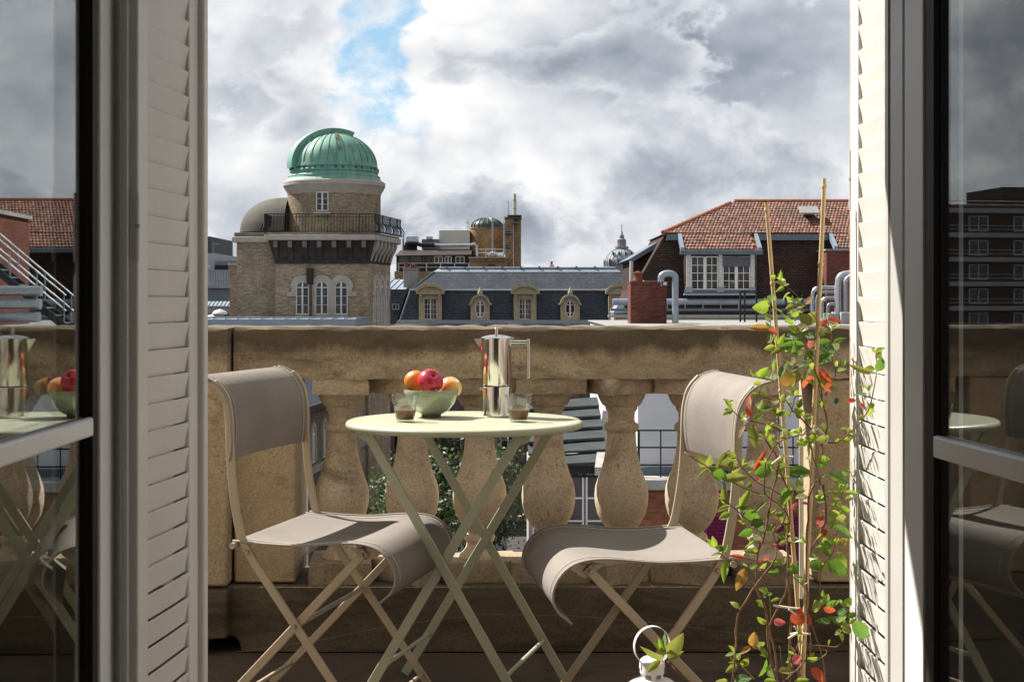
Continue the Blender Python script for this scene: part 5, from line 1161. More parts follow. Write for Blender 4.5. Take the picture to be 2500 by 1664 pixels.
MB().tube([S(955, 695, 199.3), S(990, 680, 199.3), S(1040, 690, 199.3), S(1095, 688, 199.3)], .30, 8).build('wrapped_pipe', 'bright_pipe', oc)
MB().tube([S(1040, 700, 199.1), S(1098, 700, 199.1)], .26, 8).build('wrapped_pipe', 'machine_white', oc)

D7 = 700; fd = thing('church_dome', 'distant lead church dome with stone lantern and cross', 'church', (S(2196, 0, D7).x, D7, GZ))
kx = D7/F/3.8; fx = S(2196, 0, D7).x
def z7(zy): return S(0, zy, D7).z
MB().lathe([(168*kx, GZ), (168*kx, z7(800)), (160*kx, z7(798))], (fx, D7, 0), 48).build('drum', 'far_stone', fd)
cd = MB().lathe([(150*kx, z7(800)), *[(148*kx*math.cos(R_(a))+8*kx, z7(790)+160*kx*math.sin(R_(a))) for a in range(4, 80, 6)], (40*kx, z7(630))], (fx, D7, 0), 48).build('dome', 'lead_blue', fd)
for i in range(24):
    a = R_(15*i+7); MB().tube([(fx+(149*kx*math.cos(R_(e))+8*kx)*math.cos(a), D7+(149*kx*math.cos(R_(e))+8*kx)*math.sin(a), z7(790)+161*kx*math.sin(R_(e))) for e in range(2, 78, 8)], .16, 5).build('dome_rib', 'lead_blue', cd)
for a_ in (-52, -18, 14, 48):
    for e, hh in ((14, 34), (46, 16)):
        a = R_(270+a_); x = fx+157*kx*math.cos(R_(e))*math.cos(a); y = D7+157*kx*math.cos(R_(e))*math.sin(a)-1; z = z7(790)+156*kx*math.sin(R_(e))
        MB().box(x-9*kx, x+9*kx, y-1, y+4, z-hh*kx, z+hh*kx*.6).build('lucarne', 'far_stone', cd); MB().box(x-5*kx, x+5*kx, y-1.2, y, z-hh*kx*.8, z+hh*kx*.4).build('lucarne_pane', 'modern_dark', cd)
for i in range(24):
    a = R_(15*i); x = fx+164*kx*math.cos(a); y = D7+164*kx*math.sin(a); MB().lathe([(6*kx, z7(800)), (6*kx, z7(760)), (9*kx, z7(755)), (3*kx, z7(742)), (0, z7(736))], (x, y, 0), 6).build('buttress_urn', 'far_stone', fd)
MB().lathe([(64*kx, z7(632)), (64*kx, z7(614)), (36*kx, z7(612)), (34*kx, z7(560)), (36*kx, z7(548)), (24*kx, z7(540)), (22*kx, z7(512)), (12*kx, z7(500)), (7*kx, z7(472)), (3*kx, z7(466)), (4*kx, z7(458)), (0, z7(452))], (fx, D7, 0), 16).build('lantern', 'far_stone', fd)
for i in range(8): a = R_(45*i+10); rod('lantern_column', fd, (fx+38*kx*math.cos(a), D7+38*kx*math.sin(a), z7(612)), (fx+38*kx*math.cos(a), D7+38*kx*math.sin(a), z7(552)), 4*kx, 'far_stone', 6)
rod('cross', fd, (fx, D7, z7(455)), (fx, D7, z7(408)), .22, 'far_stone', 5)

# ------------------------------------------------------------------ grey modern blocks at the far left
def G(zx, zy, d): return P(490+zx/6.53, 560+zy/6.53, d)
mg = thing('modern_block', 'grey modern building with glazed gallery and dark rooftop block', 'building', (G(100, 0, 185).x, 190, GZ))
MB().box(-60, G(160, 0, 190).x, 190, 205, G(0, 400, 190).z, G(0, 112, 190).z).build('rooftop_block', 'modern_dark', mg)
MB().box(-60, G(220, 0, 186).x, 186, 205, GZ, G(0, 378, 186).z).build('upper_wall', 'modern_pale', mg)
MB().box(G(222, 0, 184).x, G(640, 0, 184).x, 184, 204, GZ, G(0, 502, 184).z).build('side_wall', 'modern_grey', mg)
MB().box(G(222, 0, 183.9).x, G(430, 0, 183.9).x, 183.9, 184, G(0, 645, 184).z, G(0, 570, 184).z).build('dark_opening', 'machine_black', mg)
MB().box(-60, G(640, 0, 180).x, 180, 184, GZ, G(0, 935, 180).z).build('lower_wall', 'modern_grey', mg)
MB().box(-60, G(640, 0, 179.6).x, 179.6, 180, G(0, 935, 180).z, G(0, 900, 180).z).build('ledge', 'zinc', mg)
ga, gb = G(140, 0, 180.5).x, G(470, 0, 180.5).x
MB().box(ga, gb, 180.9, 181, G(0, 890, 180.5).z, G(0, 655, 180.5).z).build('gallery_glass', 'far_pane', mg)
for i in range(9): x = ga+(gb-ga)*i/8; ub('gallery_mullion', mg, x-.14, x+.14, 180.4, 180.9, G(0, 890, 180.5).z, G(0, 650, 180.5).z, 'modern_pale')
for z in (890, 800, 650): ub('gallery_transom', mg, ga, gb, 180.35, 180.88, G(0, z+7, 180.5).z, G(0, z-7, 180.5).z, 'modern_pale')
MB().box(-60, G(135, 0, 182).x, 182, 183, G(0, 600, 182).z, G(0, 572, 182).z).build('canopy', 'machine_white', mg)
for a, b in ((200, 190), (300, 240)): pass
rod('aerial', mg, G(203, 400, 188), G(203, 200, 188), .05, 'modern_grey', 5); rod('aerial', mg, G(200, 222, 188), G(305, 234, 188), .04, 'modern_grey', 5)
sh = thing('skylight_roof', 'pale glazed shed with ribbed zinc roof and mushroom vents', 'building', (G(230, 0, 120).x, 124, GZ))
MB().box(-40, G(640, 0, 120).x, 120, 128, GZ, G(0, 1235, 120).z).build('wall', 'modern_pale', sh)
MB().hexa([(-40, 119.8, G(0, 1228, 119.8).z), (G(640, 0, 120).x, 119.8, G(0, 1228, 119.8).z), (G(640, 0, 120).x, 128, G(0, 1228, 119.8).z), (-40, 128, G(0, 1228, 119.8).z)],
          [(-40, 122.5, G(0, 1150, 122.5).z), (G(640, 0, 120).x, 122.5, G(0, 1150, 122.5).z), (G(640, 0, 120).x, 128, G(0, 1150, 122.5).z), (-40, 128, G(0, 1150, 122.5).z)]).build('ribbed_roof', 'zinc_dark', sh)
for i in range(8): MB().bar(G(40+62*i, 1226, 119.7), G(85+62*i, 1152, 122.4), .14, .1, (1, 0, 0)).build('roof_rib', 'zinc', sh)
for a, b in ((50, 66), (120, 215), (380, 445)): MB().box(G(a, 0, 119.9).x, G(b, 0, 119.9).x, 119.9, 120, G(0, 1450, 120).z, G(0, 1360, 120).z).build('pane', 'far_pane', sh)
ub('ledge', sh, -40, G(640, 0, 119.5).x, 119.4, 120, G(0, 1340, 119.5).z, G(0, 1318, 119.5).z, 'concrete')
for x, y, r in ((305, 1330, .36), (190, 1412, .44)):
    p = G(x, y, 112); MB().tube([(p.x, 112, p.z-1.6), (p.x, 112, p.z)], r*.7, 14).build('vent_stub', 'grey_pipe', sh); MB().lathe([(r*1.6, -.12), (r*1.6, 0), (r*1.2, .16), (0, .32)], p, 20).build('vent_cap', 'machine_white', sh)
lg = thing('zinc_ledge_roof', 'flat zinc roof edge in front of the observatory tower', 'roof', (-15, 92, GZ))
zz = P(0, 778, 90).z
MB().box(-22, P(868, 0, 90).x, 90, 99.4, zz-.5, zz).build('zinc_sheet', 'zinc', lg, bevel=.04); MB().box(-22, P(868, 0, 90).x-.3, 90.4, 99, GZ, zz-.5).build('wall', 'tower_brick', lg)
for i in range(16): x = -21+i*.75; ub('standing_seam', lg, x-.03, x+.03, 90.02, 99, zz-.01, zz+.07, 'zinc')

# ------------------------------------------------------------------ tiled mansard building on the right
def Rr(zx, zy, d=70): return P(1500+zx/3.92, 420+zy/3.92, d)
rb = thing('tiled_roof_building', 'building with orange tiled hip roof and dark tile-hung mansard', 'building', (Rr(1200, 0).x, 74, GZ))
ze = Rr(0, 588, 70.6).z; zrd = 6.10; yr = 73.5; XE = 31.0
zbm = Rr(0, 1282, 69.7).z
xl_t, xl_b = Rr(488, 0, 70.6).x, Rr(95, 0, 69.7).x
MB().hexa([(xl_b, 69.7, zbm), (XE, 69.7, zbm), (XE, 80, zbm), (xl_b+.3, 80, zbm)], [(xl_t, 70.6, ze), (XE, 70.6, ze), (XE, 78, ze), (xl_t, 78, ze)]).build('mansard_wall', 'dark_brick', rb)
MB().box(xl_b+.25, XE, 69.9, 79.8, GZ, zbm-.005).build('wall', 'limestone_wall', rb)
xr0 = Rr(1150, 0, yr).x
MB().add([(xl_t-.15, 70.35, ze-.03), (XE, 70.35, ze-.03), (XE, 78.2, ze-.03), (xl_t-.15, 78.2, ze-.03), (xr0, yr, zrd-.07), (XE, yr, zrd-.07), (xr0, yr+1.4, zrd-.07), (XE, yr+1.4, zrd-.07)],
         [(0, 1, 5, 4), (0, 4, 6, 3), (3, 6, 7, 2), (4, 5, 7, 6), (1, 2, 7, 5), (0, 3, 2, 1)]).build('roof_deck', 'ridge_tile', rb)
tr = random.Random(9)
def tile_field(o, u, v, n, inside, pu=.168, pv=.27):
    """one tile per cell: a rounded pan with a lip, standing on the deck"""
    mb = MB(); nu = int(inside[1]/pu)+1; nv = int(inside[2]/pv)+1
    for j in range(nv):
        for i in range(nu):
            a = i*pu+(.5*pu if j % 2 else 0); b = j*pv
            if not inside[0](a+pu/2, b+pv/2): continue
            q = []; jz = tr.gauss(0, .006)
            for bb, lift in ((b-.03, .060+jz), (b+pv+.01, .020)):
                for f, hh in ((0.02, 0), (.22, .026), (.5, .034), (.78, .026), (.98, 0)): q.append(o+u*(a+f*pu)+v*bb+n*(lift+hh))
            for f in (.02, .98): q.append(o+u*(a+f*pu)+v*(b-.03)+n*.004)
            mb.add(q, [(k, k+1, k+6, k+5) for k in range(4)]+[(10, 11, 4, 3, 2, 1, 0)])
    return mb
E0 = Vector((xl_t-.15, 70.35, ze)); up = Vector((0, yr-70.35, zrd-ze)); SL = up.length; up.normalize(); nn = Vector((0, -up.z, up.y))
hipdx = (xr0-(xl_t-.15))
def in_main(a, b): return b < SL+.05 and a > hipdx*b/SL-.08 and a < XE-E0.x
tile_field(E0, Vector((1, 0, 0)), up, nn, (in_main, XE-E0.x, SL)).build('roof_tiles', 'roof_tile', rb, sharp=30, kind='stuff')
def ridge(a, b, name='ridge_cap'):
    a = Vector(a); b = Vector(b); n = int((b-a).length/.36); me = MB().tube([(0, 0, 0), (0, 0, .40)], [.13, .115], 10).mesh('ridge_cap', 'ridge_tile'); d = (b-a).normalized()
    for i in range(n): piece(name, me, rb, Matrix.Translation(a+d*(.36*i)) @ d.to_track_quat('Z', 'Y').to_matrix().to_4x4())
ridge((xl_t-.15, 70.35, ze+.02), (xr0, yr, zrd+.02)); ridge((xr0, yr, zrd+.02), (XE, yr, zrd+.02))
# catslide dormers: the roof runs on down over the windows
def catslide(zx0, zx1, zy_low, right_open=False):
    yl = 69.15; x0, x1 = Rr(zx0, 0, 69.8).x, (XE if right_open else Rr(zx1, 0, 69.8).x); zl = Rr(0, zy_low, yl).z
    v = Vector((0, 70.55-yl, ze+.11-zl)); L = v.length; v.normalize(); n = Vector((0, -v.z, v.y)); o = Vector((x0, yl, zl))
    MB().hexa([(x0, yl, zl-.10), (x1, yl, zl-.10), (x1, 70.7, ze-.04), (x0, 70.7, ze-.04)], [(x0, yl, zl), (x1, yl, zl), (x1, 70.7, ze+.12), (x0, 70.7, ze+.12)]).build('dormer_deck', 'ridge_tile', rb)
    tile_field(o, Vector((1, 0, 0)), v, n, (lambda a, b: a < x1-x0-.1 and b < L, x1-x0, L)).build('dormer_tiles', 'roof_tile', rb, sharp=30, kind='stuff')
    for x in ((x0-.10,) if right_open else (x0-.10, x1+.10)):
        MB().hexa([(x-.09, yl-.08, zl-.16), (x+.09, yl-.08, zl-.16), (x+.09, 70.6, ze-.10), (x-.09, 70.6, ze-.10)], [(x-.09, yl-.08, zl+.11), (x+.09, yl-.08, zl+.11), (x+.09, 70.6, ze+.20), (x-.09, 70.6, ze+.20)]).build('side_flashing', 'zinc', rb)
    MB().box(x0-.22, x1+(.0 if right_open else .22), yl-.20, yl+.05, zl-.24, zl-.05).build('dormer_gutter', 'zinc_dark', rb)
    MB().box(x0-.22, x1+(.0 if right_open else .22), yl-.23, yl-.02, zl-.06, zl-.02).build('gutter_lip', 'zinc', rb)
    return x0, x1, zl
x0, x1, zl = catslide(655, 1350, 742)
catslide(2110, 2400, 728, True)
for a, b in ((500, 645), (1372, 2045)): MB().box(Rr(a, 0, 70.3).x, Rr(b, 0, 70.3).x, 70.26, 70.64, Rr(0, 652, 70.3).z, ze-.05).build('eaves_zinc', 'zinc_dark', rb)
yw = 69.30; wl_, wr_ = Rr(686, 0, yw).x, Rr(1340, 0, yw).x; wz0, wz1 = Rr(0, 1125, yw).z, Rr(0, 783, yw).z
MB().box(wl_-.05, wr_+.05, yw+.03, 70.7, wz0-.5, zl-.1).build('dormer_body', 'dark_brick', rb)
for a, b in ((686, 730), (995, 1030), (1300, 1340)): ub('window_post', rb, Rr(a, 0, yw).x, Rr(b, 0, yw).x, yw-.10, yw+.05, Rr(0, 1100, yw).z, wz1, 'peeling_white')
for a, b in ((686, 740), (985, 1040), (1298, 1340)): ub('post_shoe', rb, Rr(a, 0, yw).x-.03, Rr(b, 0, yw).x+.03, yw-.13, yw+.05, Rr(0, 1150, yw).z, Rr(0, 1100, yw).z+.002, 'zinc')
ub('window_head', rb, wl_, wr_, yw-.12, yw+.05, wz1-.003, wz1+.14, 'peeling_white')
for a, b in ((730, 860), (870, 992), (1032, 1160), (1170, 1298)):
    window(rb, Rr(a, 0, yw).x, Rr(b, 0, yw).x, wz0, Rr(0, 806, yw).z, yw+.02, 2, 4, .05, mid=False, depth=.09, bar=.03)
for a in (848, 1148): ub('meeting_stile', rb, Rr(a+2, 0, yw).x, Rr(a+22, 0, yw).x, yw-.09, yw-.0, wz0, Rr(0, 815, yw).z, 'white_joinery')
ub('window_apron', rb, wl_-.08, wr_+.08, yw-.10, yw+.05, Rr(0, 1160, yw).z, wz0-.003, 'zinc_dark')
ub('window_sill', rb, wl_-.12, wr_+.05, yw-.32, yw+.3, Rr(0, 1178, yw).z, Rr(0, 1160, yw).z-.003, 'zinc')
MB().box(Rr(1036, 0, yw).x, Rr(1294, 0, yw).x, yw-.13, yw-.10, Rr(0, 905, yw).z, Rr(0, 813, yw).z).build('roller_blind', 'blind_grey', rb)
MB().box(Rr(1806, 0, 71.8).x, Rr(1906, 0, 71.8).x, 71.6, 72.4, Rr(0, 412, 71.6).z, Rr(0, 412, 71.6).z+.10).build('skylight_kerb', 'zinc_dark', rb, xf=None)
sk = Rr(1858, 392, 71.7); MB().box(-.92, .92, -.04, .04, -.42, .42).build('skylight', 'concrete', rb, xf=Matrix.Translation(sk+nn*.16) @ Matrix.Rotation(-math.atan2(up.y, up.z), 4, 'X') @ Matrix.Diagonal((.52, 1, .9, 1)))
gzr = Rr(0, 1325, 69.2).z
MB().tube([(xl_b-.6, 69.3, gzr+.42), (XE, 69.3, gzr+.42)], .16, 10).build('gutter', 'zinc', rb); MB().box(xl_b-.7, XE, 69.1, 69.8, gzr-.02, gzr+.10).build('gutter_shelf', 'zinc_dark', rb)
MB().box(xl_b-.8, XE, 68.95, 69.85, gzr-.32, gzr-.20).build('cornice_lip', 'zinc', rb); MB().box(xl_b-.4, XE, 69.3, 69.89, gzr-1.2, gzr-.33).build('cornice', 'limestone_wall', rb)
for i in range(26): x = xl_b+.3+i*.86; ub('gutter_bracket', rb, x-.02, x+.02, 69.08, 69.12, gzr+.1, gzr+.45, 'zinc')
MB().box(Rr(2030, 0, 68.4).x, Rr(2340, 0, 68.4).x, 68.4, 70.3, GZ, Rr(0, 752, 68.4).z).build('chimney_breast', 'red_brick', rb)
MB().box(Rr(2022, 0, 68.3).x, Rr(2350, 0, 68.3).x, 68.3, 70.4, Rr(0, 752, 68.4).z, Rr(0, 736, 68.4).z).build('chimney_coping', 'concrete', rb)
# set-back volume on its left
MB().prism([(Rr(180, 0, 73).x, -4), (Rr(470, 0, 73).x, -4), (Rr(470, 0, 73).x, Rr(0, 655, 73).z), (Rr(180, 0, 73).x, Rr(0, 835, 73).z)], 73, 80).build('side_volume', 'dark_brick', rb)
MB().prism([(Rr(135, 0, 72.8).x, Rr(0, 836, 72.8).z), (Rr(458, 0, 72.8).x, Rr(0, 640, 72.8).z), (Rr(458, 0, 72.8).x, Rr(0, 690, 72.8).z), (Rr(190, 0, 72.8).x, Rr(0, 850, 72.8).z)], 72.6, 80).build('side_roof', 'zinc_dark', rb)
rod('rain_pipe', rb, Rr(165, 850, 72.5), Rr(160, 1200, 72.5), .10, 'machine_white'); rod('rain_pipe', rb, Rr(1350, 790, 69.6), Rr(1350, 1120, 69.6), .05, 'zinc_dark')
MB().hexa([(Rr(-20, 0, 71).x, 70.3, Rr(0, 1345, 71).z), (Rr(130, 0, 71).x, 70.3, Rr(0, 1345, 71).z), (Rr(130, 0, 71).x, 73, Rr(0, 1345, 71).z), (Rr(-20, 0, 71).x, 73, Rr(0, 1345, 71).z)], [(Rr(40, 0, 71).x, 70.6, Rr(0, 1250, 71).z), (Rr(130, 0, 71).x, 70.6, Rr(0, 1250, 71).z), (Rr(130, 0, 71).x, 73, Rr(0, 1250, 71).z), (Rr(40, 0, 71).x, 73, Rr(0, 1250, 71).z)]).build('corner_roof', 'zinc', rb)
MB().box(Rr(-10, 0, 71).x, Rr(130, 0, 71).x, 70.6, 73, GZ, Rr(0, 1345, 71).z).build('corner_wall', 'limestone_wall', rb)

# ------------------------------------------------------------------ flat-roofed block in front of it
fz = .14
fb = thing('flat_roof_block', 'flat-roofed block with pale rendered wall above a brick terrace', 'building', (10, 48, GZ))
MB().prism([(3.6, 41), (32, 41), (32, 66), (3.6, 66)], GZ, fz-.06, 'z').build('rendered_wall', 'pale_render', fb)
MB().box(3.5, 32, 40.9, 66.1, fz-.06, fz).build('roof_slab', 'concrete', fb, bevel=.02)
tz_ = P(0, 1168, 40).z
MB().box(3.0, 32, 40, 40.99, GZ, tz_-.30).build('terrace_wall', 'orange_brick', fb)
MB().box(2.85, 32, 39.8, 40.99, tz_-.30, tz_).build('terrace_coping', 'pale_coping', fb, bevel=.03)
MB().box(3.2, 32, 40.8, 40.985, tz_, tz_+.22).build('upstand', 'zinc_dark', fb)
zr_ = P(0, 1050, 40.3).z
for z in (zr_, zr_-.48, zr_-.97): rod('terrace_rail', fb, (3.5, 40.3, z), (20, 40.3, z), .025, 'iron_black', 6)
for i in range(26):
    x = 3.56+i*.62; rod('terrace_post', fb, (x, 40.3, tz_), (x, 40.3, zr_), .035 if i % 4 == 0 else .02, 'iron_black', 6)
for a, b in ((1722, 1786), (1895, 1975)):
    xx0, xx1 = P(a, 0, 39.9).x, P(b, 0, 39.9).x
    s_ = MB().ring([(xx0, P(0, 1440, 40).z), (xx1, P(0, 1440, 40).z), (xx1, P(0, 1255, 40).z), (xx0, P(0, 1255, 40).z)], [(xx0+.05, P(0, 1435, 40).z), (xx1-.05, P(0, 1435, 40).z), (xx1-.05, P(0, 1260, 40).z), (xx0+.05, P(0, 1260, 40).z)], 39.88, 39.995).build('window_shutter', 'magenta_paint', fb)
    for k in range(20): z = P(0, 1435, 40).z+.1*k; ub('shutter_slat', s_, xx0+.05, xx1-.05, 39.91, 39.97, z+.02, z+.085, 'magenta_paint', None, Matrix.Rotation(.5, 4, 'X'))
# things on the flat roof
bc = thing('brick_chimney', 'low red brick chimney on the flat roof beside a gooseneck pipe', 'chimney', (Rr(330, 0, 56).x, 56.6, fz))
MB().box(Rr(155, 0, 56).x, Rr(500, 0, 56).x, 56, 57.4, fz, Rr(0, 1062, 56).z).build('stack', 'red_brick', bc)
ub('brick_cap', bc, Rr(152, 0, 56).x, Rr(503, 0, 56).x, 55.97, 57.43, Rr(0, 1062, 56).z, Rr(0, 1045, 56).z, 'red_brick')
MB().box(Rr(280, 0, 56.5).x, Rr(420, 0, 56.5).x, 56.3, 57, Rr(0, 1045, 56).z, Rr(0, 1036, 56).z).build('cap_slab', 'concrete', bc)
cp = thing('chimney_pot', 'terracotta chimney pot standing behind the low brick chimney', 'chimney pot', Rr(225, 1040, 62))
MB().lathe([(.27, -.3), (.25, -.25), (.24, -.02), (.27, .0), (.20, .12), (.19, .26), (.22, .30), (.22, .36), (.06, .40), (.05, .43), (.0, .44)], Rr(225, 1040, 62), 16).build('pot', 'chimney_pot', cp); MB().box(Rr(200, 0, 62).x, Rr(250, 0, 62).x, 61.5, 62.5, fz, Rr(0, 1040, 62).z-.29).build('pot_base', 'red_brick', cp)
gp = thing('gooseneck_pipe', 'grey gooseneck ventilation pipe bent over the brick chimney', 'pipe', Rr(583, 1440, 55.4))
pts = [Rr(583, 1442, 55.4), Rr(583, 1010, 55.4)]+[P(1500+(515+68*math.cos(R_(a)))/3.92, 420+(1008-40*math.sin(R_(a)))/3.92, 55.4) for a in range(10, 171, 16)]+[Rr(447, 1012, 55.4), Rr(447, 1048, 55.4)]
MB().tube(pts, .125, 16).build('pipe', 'grey_pipe', gp, sharp=40)
for zy in (1090, 1270, 1380): MB().tube([Rr(583, zy+6, 55.4), Rr(583, zy-6, 55.4)], .132, 16).build('collar', 'grey_pipe', gp)
MB().tube([Rr(440, 1030, 55.2), Rr(450, 1090, 55.2), Rr(475, 1060, 55.2)], .012, 5).build('cable', 'machine_white', gp); ub('junction_box', gp, Rr(472, 0, 55.2).x, Rr(502, 0, 55.2).x, 55.15, 55.3, Rr(0, 1082, 55.2).z, Rr(0, 1052, 55.2).z, 'machine_white')
rr_ = thing('roof_guardrail', 'black guardrail along the flat roof below the dormer window', 'railing', (Rr(1500, 0, 60).x, 60, fz))
for zy in (1142, 1285): rod('rail', rr_, Rr(1205, zy, 60), Rr(2020, zy-10, 60), .035, 'iron_black', 6)
for zx in (1205, 1247, 1360, 1485, 1640, 1800, 1950): rod('post', rr_, Rr(zx, 1142, 60), (Rr(zx, 1142, 60).x, 60, fz), .04, 'iron_black', 6)
def duct(label, pts, r, d, m='grey_pipe', name='ventilation_duct', bands=()):
    q = []
    for zx, zy in pts: q.append(P(1960+zx/9.8, 640+zy/9.8, d))
    sm = [q[0]]
    for i in range(1, len(q)-1):
        a, b, c = q[i-1], q[i], q[i+1]; rr = min(.32, (b-a).length*.45, (c-b).length*.45); p0 = b+(a-b).normalized()*rr; p1 = b+(c-b).normalized()*rr
        for k in range(7): t = k/6; sm.append(p0*(1-t)**2+b*2*t*(1-t)+p1*t*t)
    sm.append(q[-1]); base = min(sm, key=lambda v: v.z)
    t = thing(name, label, 'duct', base, None, 'ventilation ducts on the flat roof'); MB().tube(sm, r, 14).build('duct_body', m, t, sharp=40)
    for k in bands:
        p = sm[int(k*(len(sm)-1))]; v = (sm[min(len(sm)-1, int(k*(len(sm)-1))+1)]-sm[max(0, int(k*(len(sm)-1))-1)]).normalized(); MB().tube([p-v*.05, p+v*.05], r*1.08, 14).build('collar', 'bright_pipe', t)
duct('outer angled grey duct beside the red brick chimney breast', ((235, 1330), (235, 605), (760, 605)), .072, 55.5, bands=(.5, .95))
duct('second angled grey duct nested inside the outer one', ((335, 1330), (335, 715), (780, 715)), .052, 55.7, bands=(.5,))
duct('third angled grey duct nested below the second one', ((465, 1330), (465, 855), (780, 855)), .064, 55.9, bands=(.5,))
duct('smallest angled grey duct nested lowest of the row', ((600, 1280), (600, 995), (790, 995)), .056, 56.1)
duct('fat silver duct hood bending over the roof plant', ((1240, 1200), (1240, 250), (870, 300), (830, 640), (840, 1250)), .125, 55.2, 'bright_pipe', bands=(.3, .6, .8))
duct('tall silver duct riser behind the bent duct hood', ((1030, 1260), (1030, 420), (1160, 330)), .10, 55.0, 'grey_pipe', bands=(.4,))
pb = thing('plant_box', 'grey metal plenum boxes under the silver ducts', 'machine', (P(2040, 0, 55).x, 55.5, fz))
MB().box(P(2020, 0, 55).x, P(2048, 0, 55).x, 54.9, 56.4, fz, P(0, 765, 55).z).build('plenum', 'grey_pipe', pb, bevel=.03); MB().box(P(2049, 0, 55).x, P(2100, 0, 55).x, 54.7, 56.4, fz, P(0, 762, 55).z).build('plenum', 'modern_pale', pb, bevel=.03)
# brick stair head and steel stair further right (seen in the casement's glass)
bh = thing('brick_stair_head', 'square red brick stair head on the flat roof', 'building', (16.1, 50, fz))
MB().box(15.2, 20.5, 50, 56, fz, P(0, 515, 50).z).build('wall', 'red_brick', bh); MB().box(15.1, 20.5, 49.9, 56.1, P(0, 515, 50).z, P(0, 505, 50).z).build('coping', 'concrete', bh)
st = thing('roof_stair', 'steel roof stair with tubular handrails beside the brick stair head', 'stair', (12.9, 47, fz))
for y in (47, 47.9):
    MB().bar((14.9, y, 3.1), (11.4, y, fz), .22, .05, (0, 0, 1)).build('stringer', 'modern_dark', st)
    for o in (.55, 1.05): MB().tube([(15.7, y, 3.15+o), (14.9, y, 3.12+o), (11.4, y, fz+o)], .028, 8).build('handrail', 'bright_pipe', st)
    for k in range(5): x = 14.9-k*.86; z = 3.1-k*.73; rod('baluster', st, (x, y, z), (x, y, z+1.05), .02, 'bright_pipe', 6)
for k in range(12): x = 14.8-k*.29; ub('tread', st, x-.15, x+.12, 47.03, 47.87, 3.0-k*.247, 3.04-k*.247, 'modern_grey')
for k in range(3): rod('flat_pipe', st, (12.0, 46.2+.1*k, .5+.42*k), (21, 46.4+.1*k, .5+.42*k), .17, 'bright_pipe', 10)

# ------------------------------------------------------------------ shed with stepped metal roof, seen between the balusters
plain('old_sheet', (.055, .062, .065), (.036, .042, .044), 2, .8, spec=.1)
sd_ = thing('metal_roof_shed', 'low shed with stepped grey roof sheets and white windows', 'shed', (1.9, 44, GZ))
xs0, xs1 = P(1290, 0, 44).x, P(1482, 0, 44).x
for k in range(6):
    y0, y1 = 43.2+.95*k, 44.35+.95*k; z = P(0, 1142, 43.2).z+.27*k
    MB().hexa([(xs0, y0, z), (xs1, y0, z+.14), (xs1, y1, z+.34), (xs0, y1, z+.14)], [(xs0, y0, z+.07), (xs1, y0, z+.21), (xs1, y1, z+.40), (xs0, y1, z+.20)]).build('roof_sheet', 'old_sheet', sd_)
    ub('roof_riser', sd_, xs0+.05, xs1-.05, y0+.12, y0+.18, z-.30, z+.04, 'machine_black')
MB().box(xs0, xs1, 43.4, 49, GZ, P(0, 1150, 43.4).z).build('wall', 'pale_coping', sd_)
for a, b in ((1300, 1368), (1374, 1425), (1430, 1482)): window(sd_, P(a, 0, 43.4).x, P(b, 0, 43.4).x, P(0, 1330, 43.4).z, P(0, 1155, 43.4).z, 43.39, 1, 3, .05, mid=False, depth=.07, bar=.05)
MB().hexa([(P(1452, 0, 42.6).x, 42.6, P(0, 1160, 42.6).z), (P(1482, 0, 42.6).x, 42.6, P(0, 1160, 42.6).z), (P(1482, 0, 49).x, 49, P(0, 1012, 49).z-.4), (P(1470, 0, 49).x, 49, P(0, 1012, 49).z-.4)],
          [(P(1452, 0, 42.6).x, 42.6, P(0, 1140, 42.6).z), (P(1482, 0, 42.6).x, 42.6, P(0, 1140, 42.6).z), (P(1490, 0, 49).x, 49, P(0, 1000, 49).z), (P(1472, 0, 49).x, 49, P(0, 1000, 49).z)]).build('wall_coping', 'pale_coping', sd_)

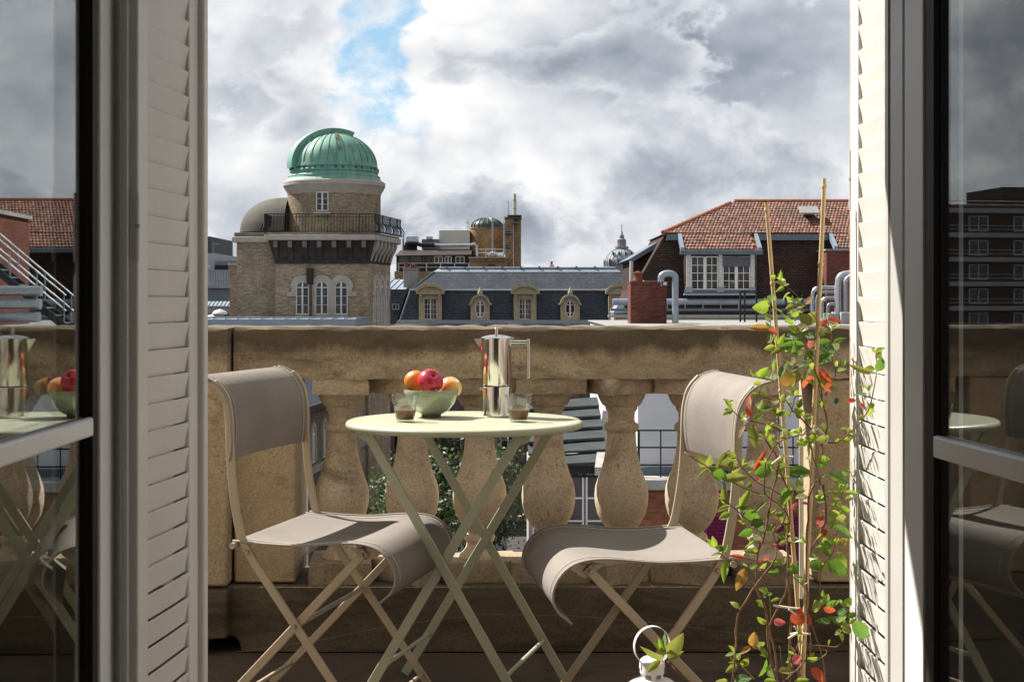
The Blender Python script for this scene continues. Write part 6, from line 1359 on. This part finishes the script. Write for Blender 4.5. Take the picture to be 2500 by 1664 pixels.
# ------------------------------------------------------------------ street trees
def street_tree(label, x, y, h, r, seed, n):
    g = random.Random(seed); t = thing('street_tree', label, 'tree', (x, y, GZ), None, 'trees in the street below')
    tk = MB().tube([(x, y, GZ), (x+.1, y, GZ+h*.25), (x-.1, y+.1, GZ+h*.5), (x+.1, y, GZ+h*.75)], [.24, .19, .13, .05], 10).build('trunk', 'tree_bark', t)
    tips = []
    for k in range(16):
        a = g.uniform(0, 6.28); z0 = GZ+h*g.uniform(.3, .65); e = Vector((x+math.cos(a)*r*g.uniform(.5, .95), y+math.sin(a)*r*g.uniform(.5, .95), z0+h*g.uniform(.12, .32))); b = Vector((x, y, z0))
        m_ = b.lerp(e, .5)+Vector((g.gauss(0, .2), g.gauss(0, .2), .25)); MB().tube([b, m_, e], [.08, .05, .015], 6).build('limb', 'tree_bark', tk); tips += [m_, e]
    mb = MB(); tips += [Vector((x, y, GZ+h*.85))]*2
    for k in range(n):
        c = g.choice(tips)+Vector([g.gauss(0, r*.22) for _ in range(3)]); s = g.uniform(.10, .20)
        u = Vector([g.gauss(0, 1) for _ in range(3)]).normalized(); v = u.orthogonal().normalized(); mb.add([c-u*s, c+v*s*.5, c+u*s, c-v*s*.5], [(0, 1, 2, 3)])
    mb.build('crown', 'crown_leaf', t, kind='stuff')
street_tree('leafy green street tree beside the brick street wing', -5.0, 76, 12.5, 2.6, 4, 5200)
street_tree('open twiggy street tree in front of the dark stone facade', -1.6, 84, 12.0, 2.6, 6, 2600)
street_tree('full green street tree behind the leafy one', -5.2, 98, 13.5, 2.8, 9, 4200)
# ------------------------------------------------------------------ brick apartment block off to the left (seen in the other casement's glass)
brick('brown_brick', (.10, .045, .032), (.075, .034, .026), (.06, .04, .035), w=.24, h=.085, gap=.012, stain=.35)
ab = thing('apartment_block', 'long brown brick apartment block with pale balcony bands', 'building', (-95, 172, GZ))
MB().box(-135, -62, 170, 184, GZ, 13.2).build('wall', 'brown_brick', ab); MB().box(-112, -88, 172, 182, 13.2, 15.6).build('roof_storey', 'brown_cladding', ab)
for k in range(9):
    z = 12.6-3.05*k; MB().box(-136, -61.5, 168.4, 170, z-.55, z).build('balcony_band', 'modern_pale', ab)
    for zz in (.45, .9): rod('balcony_rail', ab, (-136, 168.5, z+zz), (-61.5, 168.5, z+zz), .05, 'modern_pale', 5)
    for i in range(12):
        if k: x = -133+i*6; window(ab, x, x+2.6, z+.3, z+2.2, 169.98, 2, 1, .12, depth=.08, m='white_joinery')
for x in (-104, -98): rod('aerial', ab, (x, 176, 15.6), (x, 176, 20.5), .07, 'modern_grey', 5)
